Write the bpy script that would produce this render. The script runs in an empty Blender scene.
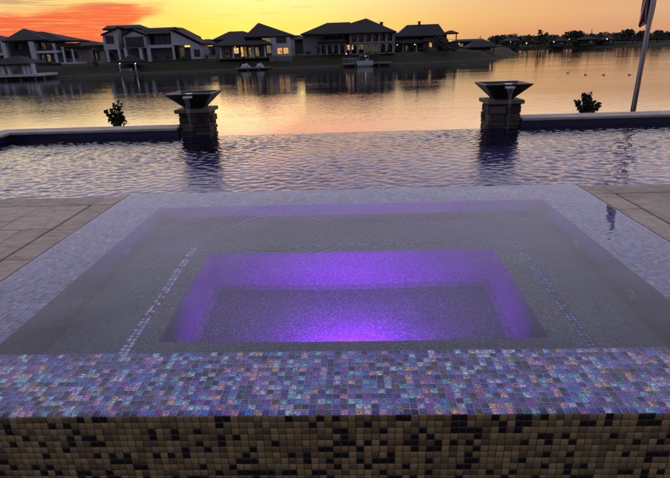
import bpy, math, random
import numpy as np
from mathutils import Matrix, Vector
random.seed(7)
RNG = np.random.default_rng(11)
sc = bpy.context.scene
COL = sc.collection
PI = math.pi

# ------------------------------------------------------------------ camera model
F, PITCH, YAW, ROLL, EYE = 494.0, math.radians(21.3), math.radians(2.27), math.radians(1.95), 1.15
def ray(x, y):
    u, v = x - 335.0, y - 239.0
    c, s = math.cos(ROLL), math.sin(ROLL)
    d = ((u * c - v * s) / F, 1.0, -(v * c + u * s) / F)
    cp, sp = math.cos(PITCH), math.sin(PITCH)
    d = (d[0], d[1] * cp + d[2] * sp, -d[1] * sp + d[2] * cp)
    cy, sy = math.cos(YAW), math.sin(YAW)
    return Vector((d[0] * cy - d[1] * sy, d[0] * sy + d[1] * cy, d[2]))
def P(x, y, Y):            # survey helper: a sight line cut at the distance Y -> (x, z)
    d = ray(x, y); t = Y / d.y
    return d.x * t, EYE + d.z * t

cam_d = bpy.data.cameras.new('camera'); cam = bpy.data.objects.new('camera', cam_d); COL.objects.link(cam)
fw = ray(335, 239); rt = ray(336, 239) - fw; up = ray(335, 238) - fw
M = Matrix((rt.normalized(), up.normalized(), -fw.normalized())).transposed().to_4x4()
M.translation = (0, 0, EYE)
cam.matrix_world = M
cam_d.sensor_width = 36; cam_d.lens = F / 670 * 36
cam_d.clip_start = 0.05; cam_d.clip_end = 6000
sc.camera = cam

# ------------------------------------------------------------------ node helpers
class NT:
    def __init__(s, tree): s.t = tree; s.n = tree.nodes; s.l = tree.links
    def node(s, typ, **kw):
        n = s.n.new(typ)
        for k, v in kw.items(): setattr(n, k, v)
        return n
    def put(s, sock, v):
        if v is None: return
        if isinstance(v, bpy.types.NodeSocket): s.l.new(v, sock)
        elif isinstance(v, (tuple, list)) and sock.type == 'RGBA' and len(v) == 3: sock.default_value = (*v, 1)
        else: sock.default_value = v
    def math(s, op, a, b=None, c=None, clamp=False):
        n = s.node('ShaderNodeMath', operation=op, use_clamp=clamp)
        for i, v in enumerate((a, b, c)): s.put(n.inputs[i], v)
        return n.outputs[0]
    def smooth(s, v, a, b, lo=0.0, hi=1.0):
        n = s.node('ShaderNodeMapRange', interpolation_type='SMOOTHSTEP')
        s.put(n.inputs['Value'], v); s.put(n.inputs['From Min'], a); s.put(n.inputs['From Max'], b)
        s.put(n.inputs['To Min'], lo); s.put(n.inputs['To Max'], hi)
        return n.outputs[0]
    def mix(s, f, a, b, blend='MIX'):
        n = s.node('ShaderNodeMix', data_type='RGBA', blend_type=blend)
        s.put(n.inputs[0], f); s.put(n.inputs[6], a); s.put(n.inputs[7], b)
        return n.outputs[2]
    def ramp(s, v, stops, interp='LINEAR'):
        n = s.node('ShaderNodeValToRGB'); r = n.color_ramp; r.interpolation = interp
        while len(r.elements) > 1: r.elements.remove(r.elements[-1])
        r.elements[0].position = stops[0][0]; r.elements[0].color = (*stops[0][1], 1)
        for p_, c in stops[1:]:
            e = r.elements.new(p_); e.color = (*c, 1)
        s.put(n.inputs[0], v)
        return n.outputs[0]
    def noise(s, vec, scale, detail=3, rough=.5, out='Fac', dist=0):
        n = s.node('ShaderNodeTexNoise'); s.put(n.inputs['Vector'], vec)
        n.inputs['Scale'].default_value = scale; n.inputs['Detail'].default_value = detail
        n.inputs['Roughness'].default_value = rough; n.inputs['Distortion'].default_value = dist
        return n.outputs[out]
    def vec(s, v, scale=(1, 1, 1), loc=(0, 0, 0), rot=(0, 0, 0)):
        n = s.node('ShaderNodeMapping'); s.put(n.inputs['Vector'], v)
        n.inputs['Scale'].default_value = scale; n.inputs['Location'].default_value = loc; n.inputs['Rotation'].default_value = rot
        return n.outputs[0]
    def coord(s, k='Object'): return s.node('ShaderNodeTexCoord').outputs[k]
    def pos(s): return s.node('ShaderNodeNewGeometry').outputs['Position']
    def bump(s, h, strength=.3, dist=.01, nrm=None):
        n = s.node('ShaderNodeBump'); s.put(n.inputs['Height'], h)
        n.inputs['Strength'].default_value = strength; n.inputs['Distance'].default_value = dist
        if nrm is not None: s.put(n.inputs['Normal'], nrm)
        return n.outputs[0]

def new_mat(name):
    m = bpy.data.materials.new(name); m.use_nodes = True
    nt = NT(m.node_tree); nt.n.clear()
    out = nt.node('ShaderNodeOutputMaterial')
    return m, nt, out
def principled(nt, out, **kw):
    b = nt.node('ShaderNodeBsdfPrincipled')
    for k, v in kw.items(): nt.put(b.inputs[k], v)
    nt.l.new(b.outputs[0], out.inputs['Surface'])
    return b

def rough_mat(name, col, var=.25, scale=6, rough=.8, bump=.2, bscale=None, spec=.3, bdist=.01):
    m, nt, out = new_mat(name)
    p = nt.pos()
    n1 = nt.noise(p, scale, 5, .6)
    lo = tuple(c * (1 - var) for c in col); hi = tuple(min(1, c * (1 + var)) for c in col)
    c = nt.ramp(n1, [(.25, lo), (.75, hi)])
    b = principled(nt, out, **{'Base Color': c, 'Roughness': rough, 'Specular IOR Level': spec})
    if bump: nt.put(b.inputs['Normal'], nt.bump(nt.noise(p, bscale or scale * 6, 4, .6), bump, bdist))
    return m
def emit_mat(name, col, strength):
    m, nt, out = new_mat(name)
    p = nt.pos()
    n = nt.noise(nt.vec(p, (1.3, 1.3, .9)), 1.4, 2)
    c = nt.ramp(n, [(.3, tuple(x * .25 for x in col)), (.55, col)])
    e = nt.node('ShaderNodeEmission'); nt.put(e.inputs[0], c); e.inputs[1].default_value = strength
    nt.l.new(e.outputs[0], out.inputs['Surface'])
    return m

MAT = {}
MAT['wall_white'] = rough_mat('painted_stucco_white', (.37, .37, .40), .08, 2, .85, .1)
MAT['wall_grey'] = rough_mat('painted_siding_grey', (.125, .125, .135), .1, 2, .85, .1)
MAT['wall_tan'] = rough_mat('stucco_tan', (.21, .207, .215), .1, 2, .85, .1)
MAT['wall_dark'] = rough_mat('dark_brick', (.045, .043, .046), .15, 3, .85, .1)
MAT['roof'] = rough_mat('dark_roof_shingle', (.011, .010, .012), .3, 3, .9, .4)
MAT['trim'] = rough_mat('white_trim', (.42, .42, .45), .06, 3, .7, .05)
MAT['frame'] = rough_mat('dark_window_frame', (.03, .03, .034), .1, 3, .6, 0)
MAT['timber'] = rough_mat('weathered_timber', (.13, .11, .095), .3, 4, .85, .3)
MAT['basin'] = rough_mat('blue_pool_plaster', (.05, .04, .17), .2, 8, .6, .1)
MAT['navy'] = rough_mat('navy_pool_tile', (.014, .011, .04), .35, 18, .25, .2, 40, .5)
MAT['cap'] = rough_mat('pale_stone_cap', (.30, .26, .225), .28, 3, .75, .4, 60)
MAT['bronze'] = rough_mat('dark_bronze_metal', (.011, .010, .010), .3, 9, .5, .15, 70, .5)
MAT['stem'] = rough_mat('brown_stem', (.06, .045, .03), .3, 20, .9, .3)
MAT['trunk'] = rough_mat('bark', (.05, .04, .032), .3, 4, .95, .4)
MAT['bark_dirt'] = rough_mat('bank_soil', (.05, .055, .035), .4, 1.5, .95, .6, 9, .2, .1)
MAT['plaster'] = None
MAT['chrome'] = rough_mat('pale_plastic', (.19, .19, .21), .05, 10, .35, 0)
MAT['lit_warm'] = emit_mat('lit_window_warm', (1.0, .62, .22), 1.0)
MAT['lit_orange'] = emit_mat('lit_window_orange', (1.0, .50, .16), .85)
MAT['lit_dim'] = emit_mat('lit_window_dim', (.62, .46, .20), .32)
MAT['lit_faint'] = emit_mat('lit_window_faint', (.5, .42, .26), .12)
m, nt, out = new_mat('lamp_glow'); e = nt.node('ShaderNodeEmission'); e.inputs[0].default_value = (1, .85, .62, 1); e.inputs[1].default_value = 1.6
nt.l.new(e.outputs[0], out.inputs[0]); MAT['lamp'] = m
m, nt, out = new_mat('dark_window_glass'); principled(nt, out, **{'Base Color': (.012, .012, .016), 'Roughness': .08, 'Specular IOR Level': .5}); MAT['glass'] = m

def leaf_mat(name, c1, c2, rough=.55):
    m, nt, out = new_mat(name)
    rnd = nt.node('ShaderNodeNewGeometry').outputs['Random Per Island']
    col = nt.ramp(rnd, [(0, c1), (1, c2)])
    principled(nt, out, **{'Base Color': col, 'Roughness': rough, 'Specular IOR Level': .3})
    return m
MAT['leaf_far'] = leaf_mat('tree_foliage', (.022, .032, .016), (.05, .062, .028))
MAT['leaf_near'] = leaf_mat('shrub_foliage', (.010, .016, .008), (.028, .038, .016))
m, nt, out = new_mat('lawn')
p = nt.pos(); g1 = nt.noise(p, .25, 4); g2 = nt.noise(p, 5, 3)
c = nt.mix(nt.math('MULTIPLY', g2, .5), nt.ramp(g1, [(.3, (.02, .024, .013)), (.7, (.034, .038, .02))]), (.05, .046, .03))
b = principled(nt, out, **{'Base Color': c, 'Roughness': .95, 'Specular IOR Level': .1}); nt.put(b.inputs['Normal'], nt.bump(g2, .8, .1)); MAT['lawn'] = m

# deck stone
m, nt, out = new_mat('textured_deck_stone')
p = nt.pos(); a = nt.noise(nt.vec(p, (1.2, 1.2, 1)), 2.2, 6, .62); f1 = nt.noise(nt.vec(p, (11, 20, 9)), 1, 7, .72); rnd = nt.node('ShaderNodeNewGeometry').outputs['Random Per Island']
c = nt.ramp(a, [(.25, (.20, .165, .132)), (.5, (.29, .242, .20)), (.75, (.37, .32, .27))])
c = nt.mix(.55, c, nt.ramp(f1, [(.32, (.14, .118, .098)), (.68, (.50, .435, .375))]))
c = nt.mix(1.0, c, nt.ramp(rnd, [(0, (.76, .74, .72)), (1, (1.04, 1.0, .97))]), 'MULTIPLY')
st = nt.noise(nt.vec(p, (1, 1, 1), (4, 2, 0)), 1.1, 6, .7, dist=.6); c = nt.mix(nt.smooth(st, .54, .66, 0, .45), c, (.085, .072, .06))
b = principled(nt, out, **{'Base Color': c, 'Roughness': .62, 'Specular IOR Level': .4}); nt.put(b.inputs['Normal'], nt.bump(f1, .9, .010, nt.bump(a, .5, .03))); MAT['deck'] = m
MAT['patio'] = rough_mat('dark_paving', (.06, .052, .047), .3, 3, .7, .3)  # unseen paving, kept dark so the front tiles mirror little
MAT['joint'] = rough_mat('dark_joint_filler', (.035, .031, .03), .3, 20, .95, .2)

# pebble plaster for the spa interior
m, nt, out = new_mat('speckled_pebble_plaster')
p = nt.pos(); v = nt.node('ShaderNodeTexVoronoi'); nt.put(v.inputs['Vector'], p); v.inputs['Scale'].default_value = 170
sp = nt.node('ShaderNodeSeparateColor'); nt.l.new(v.outputs['Color'], sp.inputs[0])
c = nt.ramp(sp.outputs[0], [(0, (.035, .042, .055)), (.45, (.095, .11, .14)), (.8, (.16, .18, .22)), (1, (.36, .39, .44))])
c = nt.mix(nt.noise(p, 2.5, 4), c, (.085, .098, .125))
b = principled(nt, out, **{'Base Color': c, 'Roughness': .8, 'Specular IOR Level': .2}); nt.put(b.inputs['Normal'], nt.bump(v.outputs['Distance'], .5, .003)); MAT['plaster'] = m

# iridescent glass mosaic: each tile an island of its own
def mosaic_mat(name, base_stops, irid_stops, amt):
    m, nt, out = new_mat(name)
    rnd = nt.node('ShaderNodeNewGeometry').outputs['Random Per Island']
    w = nt.node('ShaderNodeTexWhiteNoise', noise_dimensions='1D'); nt.put(w.inputs['W'], nt.math('MULTIPLY', rnd, 731.3))
    r2 = w.outputs['Value']
    p = nt.pos()
    base = nt.ramp(rnd, base_stops, 'CONSTANT')
    wav = nt.noise(nt.vec(p, (1, 1.25, 1)), 78, 2, .5, dist=1.3)
    nrm = nt.bump(wav, .6, .003)
    b = principled(nt, out, **{'Base Color': base, 'Roughness': .2, 'IOR': 1.5, 'Specular IOR Level': .4, 'Normal': nrm})
    # pearly metal-oxide backing that only flashes on part of the tiles
    g = nt.node('ShaderNodeBsdfPrincipled')
    irid = nt.ramp(r2, irid_stops, 'CONSTANT')
    nt.put(g.inputs['Base Color'], irid); g.inputs['Metallic'].default_value = 1; g.inputs['Roughness'].default_value = .07; nt.put(g.inputs['Normal'], nt.bump(wav, 1.0, .0062))
    f = nt.math('MULTIPLY', nt.smooth(rnd, .24, .29, .22, 1), nt.smooth(nt.noise(p, 90, 2, dist=1.2), .36, .58, .25 * amt, 1.0 * amt))
    mx = nt.node('ShaderNodeMixShader'); nt.put(mx.inputs[0], f)
    nt.l.new(b.outputs[0], mx.inputs[1]); nt.l.new(g.outputs[0], mx.inputs[2]); nt.l.new(mx.outputs[0], out.inputs[0])
    return m
MAT['mosaic'] = mosaic_mat('iridescent_glass_mosaic',  # the sky's blue sheen on the rim is put into the base colours
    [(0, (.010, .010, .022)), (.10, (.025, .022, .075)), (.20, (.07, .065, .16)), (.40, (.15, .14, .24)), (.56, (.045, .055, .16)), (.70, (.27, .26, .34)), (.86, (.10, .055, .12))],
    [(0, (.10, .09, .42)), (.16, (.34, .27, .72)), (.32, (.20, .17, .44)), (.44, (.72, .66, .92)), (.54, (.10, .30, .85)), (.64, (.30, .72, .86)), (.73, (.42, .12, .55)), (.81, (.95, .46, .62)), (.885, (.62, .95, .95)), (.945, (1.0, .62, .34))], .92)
MAT['mosaic_side'] = mosaic_mat('haze_tinted_glass_mosaic',  # low-contrast copy of the rim tiles; milky film haze is painted into the colours
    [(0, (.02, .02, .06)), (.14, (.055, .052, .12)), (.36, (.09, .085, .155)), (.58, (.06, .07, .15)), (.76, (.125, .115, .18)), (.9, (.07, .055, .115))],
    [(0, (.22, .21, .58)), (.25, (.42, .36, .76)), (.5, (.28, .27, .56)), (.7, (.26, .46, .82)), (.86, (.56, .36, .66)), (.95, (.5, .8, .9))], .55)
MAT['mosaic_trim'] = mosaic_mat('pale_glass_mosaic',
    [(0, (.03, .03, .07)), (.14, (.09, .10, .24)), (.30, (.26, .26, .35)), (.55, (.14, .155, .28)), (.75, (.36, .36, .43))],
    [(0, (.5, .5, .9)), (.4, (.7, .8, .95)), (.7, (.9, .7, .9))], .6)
MAT['mosaic_front'] = mosaic_mat('brown_glass_mosaic_no_sheen',  # same tiles as the rim, coloured without the painted sky sheen
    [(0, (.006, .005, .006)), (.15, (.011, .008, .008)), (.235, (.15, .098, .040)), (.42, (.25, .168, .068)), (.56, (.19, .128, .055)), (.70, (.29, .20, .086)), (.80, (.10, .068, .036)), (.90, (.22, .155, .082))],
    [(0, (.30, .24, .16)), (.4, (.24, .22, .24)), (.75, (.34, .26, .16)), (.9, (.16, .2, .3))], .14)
MAT['grout_brown'] = rough_mat('brown_grout', (.07, .054, .036), .15, 30, .9, .2)
MAT['grout'] = rough_mat('grey_grout', (.36, .34, .34), .15, 30, .9, .2)

# waters
def water_mat(name, bumps=None):
    m, nt, out = new_mat(name)
    g = nt.node('ShaderNodeBsdfGlass'); g.inputs['IOR'].default_value = 1.33; g.inputs['Roughness'].default_value = 0.0
    g.inputs['Color'].default_value = (.93, .96, 1, 1)
    if bumps: nt.put(g.inputs['Normal'], bumps(nt))
    nt.l.new(g.outputs[0], out.inputs[0])
    return m
MAT['spa_water'] = water_mat('clear_still_water', lambda nt: nt.bump(nt.noise(nt.vec(nt.pos(), (1, 1.6, 1)), 9, 3), .05, .01))
MAT['pool_water'] = water_mat('rippled_pool_water', lambda nt: nt.bump(nt.noise(nt.vec(nt.pos(), (1, 1.5, 1)), 22, 2), .18, .01))
m, nt, out = new_mat('falling_water'); g = nt.node('ShaderNodeBsdfPrincipled'); nt.put(g.inputs['Base Color'], (.75, .74, .76)); g.inputs['Roughness'].default_value = .15; nt.put(g.inputs['Transmission Weight'], .35)
g.inputs['IOR'].default_value = 1.2; tr = nt.node('ShaderNodeBsdfTransparent'); mx = nt.node('ShaderNodeMixShader'); q = nt.noise(nt.vec(nt.pos(), (60, 60, 5)), 1, 3); nt.put(mx.inputs[0], nt.smooth(q, (.44), .70, .02, .24))
nt.l.new(tr.outputs[0], mx.inputs[1]); nt.l.new(g.outputs[0], mx.inputs[2]); nt.l.new(mx.outputs[0], out.inputs[0]); MAT['stream'] = m
m, nt, out = new_mat('lake_water')
p = nt.pos()
big = nt.noise(nt.vec(p, (.02, .10, 1)), 1, 3)
gust = nt.smooth(big, .36, .68, .35, 1.0)
n1 = nt.noise(nt.vec(p, (.9, 1.5, 1), rot=(0, 0, .25)), 1.6, 3, .55, dist=.4)
n2 = nt.noise(nt.vec(p, (1, 1.5, 1), rot=(0, 0, -.4)), 5.5, 2, .5)
h = nt.math('MULTIPLY', nt.math('ADD', n1, nt.math('MULTIPLY', n2, .22)), gust)
b = principled(nt, out, **{'Base Color': (.012, .012, .018), 'Roughness': .03, 'IOR': 1.42, 'Specular IOR Level': .5, 'Normal': nt.bump(h, 1.0, .015)})
MAT['lake'] = m

# flag: red and white stripes with a dark blue field at the head
m, nt, out = new_mat('striped_flag_cloth')
uv = nt.coord('UV'); s = nt.node('ShaderNodeSeparateXYZ'); nt.put(s.inputs[0], uv)
st = nt.math('GREATER_THAN', nt.math('FRACT', nt.math('MULTIPLY', s.outputs[0], 6.5)), .5)
c = nt.mix(st, (.16, .006, .012), (.34, .32, .31))
fld = nt.math('MULTIPLY', nt.math('GREATER_THAN', s.outputs[0], .46), nt.math('LESS_THAN', s.outputs[1], .42))
c = nt.mix(fld, c, (.012, .016, .06))
principled(nt, out, **{'Base Color': c, 'Roughness': .8, 'Specular IOR Level': .2}); MAT['flag'] = m
MAT['pole'] = rough_mat('grey_metal_pole', (.22, .21, .21), .1, 8, .3, 0, None, .6)

# ------------------------------------------------------------------ mesh helpers
class MB:
    def __init__(s): s.v = []; s.f = []
    def add(s, vs, fs):
        o = len(s.v); s.v += [tuple(v) for v in vs]; s.f += [tuple(i + o for i in f) for f in fs]
    def box(s, x0, x1, y0, y1, z0, z1):
        s.add([(x0, y0, z0), (x1, y0, z0), (x1, y1, z0), (x0, y1, z0), (x0, y0, z1), (x1, y0, z1), (x1, y1, z1), (x0, y1, z1)],
              [(0, 3, 2, 1), (4, 5, 6, 7), (0, 1, 5, 4), (1, 2, 6, 5), (2, 3, 7, 6), (3, 0, 4, 7)])
    def cbox(s, x0, x1, y0, y1, z0, z1, c):      # chamfered box
        vs = []; 
        for z, k in ((z0, c), (z0 + c, 0), (z1 - c, 0), (z1, c)):
            X0, X1, Y0, Y1 = x0 + k, x1 - k, y0 + k, y1 - k
            vs += [(X0 + c, Y0, z), (X1 - c, Y0, z), (X1, Y0 + c, z), (X1, Y1 - c, z), (X1 - c, Y1, z), (X0 + c, Y1, z), (X0, Y1 - c, z), (X0, Y0 + c, z)]
        fs = [tuple(reversed(range(8))), tuple(range(24, 32))]
        for r in range(3):
            for i in range(8): fs.append((r * 8 + i, r * 8 + (i + 1) % 8, r * 8 + 8 + (i + 1) % 8, r * 8 + 8 + i))
        s.add(vs, fs)
    def poly(s, pts, y0, y1):                    # a facade outline (x, z) given depth
        n = len(pts)
        s.add([(x, y0, z) for x, z in pts] + [(x, y1, z) for x, z in pts],
              [tuple(range(n)), tuple(reversed(range(n, 2 * n)))] + [(i, i + n, (i + 1) % n + n, (i + 1) % n) for i in range(n)])
    def hip(s, x0, x1, y0, y1, z0, z1, rx0, rx1, t=.28, ry=None, ry1=None):
        ry = (y0 + y1) / 2 if ry is None else ry
        ry1 = ry if ry1 is None else ry1
        s.add([(x0, y0, z0 - t), (x1, y0, z0 - t), (x1, y1, z0 - t), (x0, y1, z0 - t), (x0, y0, z0), (x1, y0, z0), (x1, y1, z0), (x0, y1, z0), (rx0, ry, z1), (rx1, ry1, z1)],
              [(0, 3, 2, 1), (0, 1, 5, 4), (1, 2, 6, 5), (2, 3, 7, 6), (3, 0, 4, 7), (4, 5, 9, 8), (5, 6, 9), (6, 7, 8, 9), (7, 4, 8)])
    def tube(s, pts, rad, n=8, cap=True):
        pts = [Vector(p) for p in pts]; rad = rad if isinstance(rad, (list, tuple)) else [rad] * len(pts)
        rings = []
        for i, p in enumerate(pts):
            d = (pts[min(i + 1, len(pts) - 1)] - pts[max(i - 1, 0)]).normalized()
            a = d.cross(Vector((0, 0, 1)) if abs(d.z) < .9 else Vector((1, 0, 0))).normalized(); b = d.cross(a)
            rings.append([p + (a * math.cos(k / n * 2 * PI) + b * math.sin(k / n * 2 * PI)) * rad[i] for k in range(n)])
        vs = [v for r in rings for v in r]; fs = []
        for i in range(len(pts) - 1):
            for k in range(n): fs.append((i * n + k, i * n + (k + 1) % n, (i + 1) * n + (k + 1) % n, (i + 1) * n + k))
        if cap: fs += [tuple(reversed(range(n))), tuple(range((len(pts) - 1) * n, len(pts) * n))]
        s.add(vs, fs)
    def ball(s, c, r, sx=1, sy=1, sz=1, nu=10, nv=7):
        vs = [(c[0], c[1], c[2] - r * sz)]
        for j in range(1, nv):
            t = -PI / 2 + PI * j / nv
            for i in range(nu): vs.append((c[0] + r * sx * math.cos(t) * math.cos(2 * PI * i / nu), c[1] + r * sy * math.cos(t) * math.sin(2 * PI * i / nu), c[2] + r * sz * math.sin(t)))
        vs.append((c[0], c[1], c[2] + r * sz)); fs = []
        for i in range(nu):
            fs.append((0, 1 + (i + 1) % nu, 1 + i))
            for j in range(nv - 2): a = 1 + j * nu; fs.append((a + i, a + (i + 1) % nu, a + nu + (i + 1) % nu, a + nu + i))
            a = 1 + (nv - 2) * nu; fs.append((a + i, a + (i + 1) % nu, len(vs) - 1))
        s.add(vs, fs)
    def build(s, name, mat, parent=None, smooth=False):
        me = bpy.data.meshes.new(name); me.from_pydata(s.v, [], s.f); me.update()
        return link(name, me, mat, parent, smooth)
def link(name, me, mat, parent=None, smooth=False):
    me.materials.append(MAT[mat] if isinstance(mat, str) else mat)
    if smooth: me.polygons.foreach_set('use_smooth', [True] * len(me.polygons))
    o = bpy.data.objects.new(name, me); COL.objects.link(o)
    if parent is not None:
        o.parent = parent
        o.matrix_parent_inverse = Matrix.Translation(-parent.location)
    return o
def np_mesh(name, V, Fq, mat, parent=None, smooth=False):
    me = bpy.data.meshes.new(name)
    V = np.asarray(V, dtype=np.float32); Fq = np.asarray(Fq, dtype=np.int32); k = Fq.shape[1]
    me.vertices.add(len(V)); me.vertices.foreach_set('co', V.ravel())
    me.loops.add(Fq.size); me.loops.foreach_set('vertex_index', Fq.ravel())
    me.polygons.add(len(Fq)); me.polygons.foreach_set('loop_start', np.arange(0, Fq.size, k, dtype=np.int32)); me.polygons.foreach_set('loop_total', np.full(len(Fq), k, dtype=np.int32))
    me.update(calc_edges=True); me.validate()
    return link(name, me, mat, parent, smooth)
def grid_faces(nx, ny):
    i = np.arange(nx * ny).reshape(ny, nx)
    return np.stack([i[:-1, :-1], i[:-1, 1:], i[1:, 1:], i[1:, :-1]], -1).reshape(-1, 4)
def tag(o, label, cat, group=None):
    o['label'] = label; o['category'] = cat
    if group: o['group'] = group
    return o
def thing(name, label, cat, loc=(0, 0, 0), group=None):
    o = bpy.data.objects.new(name, None); COL.objects.link(o); o.location = loc; o.empty_display_size = .2
    return tag(o, label, cat, group)
def struct(o): o['kind'] = 'structure'; return o
def dup(root, loc, scale=1.0, rz=0.0, label=None):
    r = root.copy(); COL.objects.link(r); r.location = loc; r.scale = (scale[0], scale[0], scale[1]) if isinstance(scale, tuple) else (scale,) * 3; r.rotation_euler = (0, 0, rz)
    if label: r['label'] = label
    for ch in root.children:
        c = ch.copy(); COL.objects.link(c); c.parent = r
    return r

# ------------------------------------------------------------------ world, sun
w = bpy.data.worlds.new('World'); sc.world = w; w.use_nodes = True
nt = NT(w.node_tree); nt.n.clear(); wout = nt.node('ShaderNodeOutputWorld'); bg = nt.node('ShaderNodeBackground')
SUN_AZ, SUN_EL = -0.20, math.radians(2.0)
sky = nt.node('ShaderNodeTexSky'); sky.sky_type = 'NISHITA'; sky.sun_disc = False; sky.sun_elevation = SUN_EL; sky.sun_rotation = SUN_AZ
d = nt.coord('Generated'); sx = nt.node('ShaderNodeSeparateXYZ'); nt.put(sx.inputs[0], d)
X, Y_, Z = sx.outputs
az = nt.math('ARCTAN2', X, Y_)
el = nt.math('MULTIPLY', nt.math('ARCSINE', Z), 180 / PI)
azn = nt.math('MULTIPLY_ADD', az, 1 / (2 * PI), .5)
def A(a): return a / (2 * PI) + .5
low = nt.ramp(azn, [(A(-3.1), (.20, .20, .28)), (A(-1.9), (.26, .25, .34)), (A(-1.1), (.55, .40, .36)), (A(-.62), (1.0, .64, .27)), (A(-.40), (1.0, .74, .20)), (A(-.3), (1.0, .78, .10)), (A(-.2), (1.0, .84, .14)), (A(-.05), (1.0, .80, .17)),
                     (A(.08), (.98, .64, .17)), (A(.2), (.93, .53, .19)), (A(.38), (.84, .45, .21)), (A(.6), (.72, .42, .26)), (A(1.1), (.45, .33, .32)), (A(1.9), (.26, .25, .34)), (A(3.1), (.20, .20, .28))])
side = nt.ramp(azn, [(A(-1.6), (.48, .45, .58)), (A(-1.05), (1.6, 1.3, .9)), (A(-.75), (3.0, 2.45, 1.45)), (A(-.42), (2.9, 2.1, 1.2)), (A(-.16), (2.3, 1.05, .66)), (A(.04), (2.15, 1.12, .70)), (A(.28), (2.25, 1.5, .95)), (A(.75), (1.9, 1.4, 1.0)), (A(1.6), (.48, .45, .58))])
zen = nt.mix(nt.smooth(Y_, -.9, .7), (.40, .42, .58), (.80, .79, 1.08))
pale = nt.mix(nt.smooth(el, 1.5, 5.5), (0, 0, 0), (.0, .14, .22))
c = nt.mix(1.0, low, nt.mix(nt.math('MULTIPLY', nt.smooth(az, -.5, -.2), nt.smooth(az, .45, .0)), (0, 0, 0), pale), 'ADD')
# pinker band just over the eastern half of the horizon
c = nt.mix(nt.math('MULTIPLY', nt.math('MULTIPLY', nt.smooth(az, .05, .3), nt.smooth(el, 2.6, .2)), .55), c, (.66, .27, .15))
c = nt.mix(nt.smooth(el, 4.6, 8.5), c, nt.mix(nt.smooth(Y_, -.1, .4), (.26, .26, .36), side))
mid = nt.mix(nt.smooth(Y_, -.1, .75), (.34, .35, .48), (1.08, .98, 1.16))
c = nt.mix(nt.smooth(el, 9.0, 13.5), c, mid)
c = nt.mix(nt.smooth(el, 22, 52), c, zen)
# clouds: streaks laid along the horizon
cv = nt.node('ShaderNodeCombineXYZ'); nt.put(cv.inputs[0], nt.math('MULTIPLY', az, 5.0)); nt.put(cv.inputs[1], nt.math('MULTIPLY', el, .55)); cvo = cv.outputs[0]
cn = nt.noise(cvo, 1.7, 6, .6, dist=.4); cn2 = nt.noise(nt.vec(cvo, (1.0, 3.6, 1), (3, 7, 0)), 1.5, 5, .62, dist=.3)
wob = nt.math('MULTIPLY_ADD', cn, 1.0, -.5)
top = nt.smooth(az, -.62, -.42, 3.6, 4.5)
red_el = nt.smooth(nt.math('SUBTRACT', nt.math('MULTIPLY_ADD', wob, 1.6, el), top), .35, -.35)
lowcut = nt.smooth(nt.math('SUBTRACT', el, nt.smooth(az, -.50, -.34, -.5, 3.2)), -.15, .5)   # the wedge thins to the right
red_az = nt.smooth(nt.math('MULTIPLY_ADD', wob, .16, az), -.315, -.40)
redm = nt.math('MULTIPLY', nt.math('MULTIPLY', red_el, nt.math('MULTIPLY', red_az, nt.smooth(az, -1.25, -.9))), lowcut, clamp=True)
cn3 = nt.noise(nt.vec(cvo, (1.6, 7, 1), (1, 3, 0)), 1.6, 6, .65, dist=.5)
redc = nt.mix(nt.smooth(cn3, .47, .70), (.93, .115, .05), (1.0, .36, .12)); redc = nt.mix(nt.smooth(cn2, .58, .70, 0, .6), redc, (1.0, .58, .20))
c = nt.mix(nt.math('MULTIPLY', redm, .96), c, redc)
grey = nt.math('MULTIPLY', nt.math('MULTIPLY', nt.smooth(cn2, .46, .60), nt.math('MULTIPLY', nt.smooth(az, -.34, -.44), nt.smooth(az, -1.3, -.9))), nt.math('MULTIPLY', nt.smooth(el, 3.9, 4.6), nt.smooth(el, 12, 6)))
c = nt.mix(nt.math('MULTIPLY', grey, .62), c, (.50, .26, .17))
yel = nt.math('MULTIPLY', nt.math('MULTIPLY', nt.smooth(cn2, .56, .68), nt.smooth(az, -.42, -.3)), nt.math('MULTIPLY', nt.smooth(el, 2.2, 3.4), nt.smooth(az, .1, -.1)))
c = nt.mix(nt.math('MULTIPLY', yel, .5), c, (.98, .60, .05))
hi = nt.math('MULTIPLY', nt.smooth(nt.noise(nt.vec(d, (2, 3, 6)), 1.4, 5, .6), .45, .7), nt.smooth(el, 10, 25))
c = nt.mix(nt.math('MULTIPLY', hi, .3), c, nt.mix(nt.smooth(Y_, -.5, .8), (.16, .15, .22), (.66, .48, .48)))
sc10 = nt.mix(1.0, c, (9.4, 9.4, 9.4), 'MULTIPLY')
tot = nt.mix(1.0, sc10, nt.mix(1.0, sky.outputs[0], (.06, .06, .06), 'MULTIPLY'), 'ADD')
nt.put(bg.inputs[0], tot); bg.inputs[1].default_value = .1
nt.l.new(bg.outputs[0], wout.inputs[0])

sl = bpy.data.lights.new('sun', 'SUN'); sun = bpy.data.objects.new('sun', sl); COL.objects.link(sun)
sl.energy = .05; sl.angle = math.radians(14); sl.color = (1, .6, .3)
sd = Vector((math.sin(SUN_AZ) * math.cos(SUN_EL), math.cos(SUN_AZ) * math.cos(SUN_EL), math.sin(SUN_EL)))
sun.rotation_euler = sd.to_track_quat('Z', 'Y').to_euler()

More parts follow.
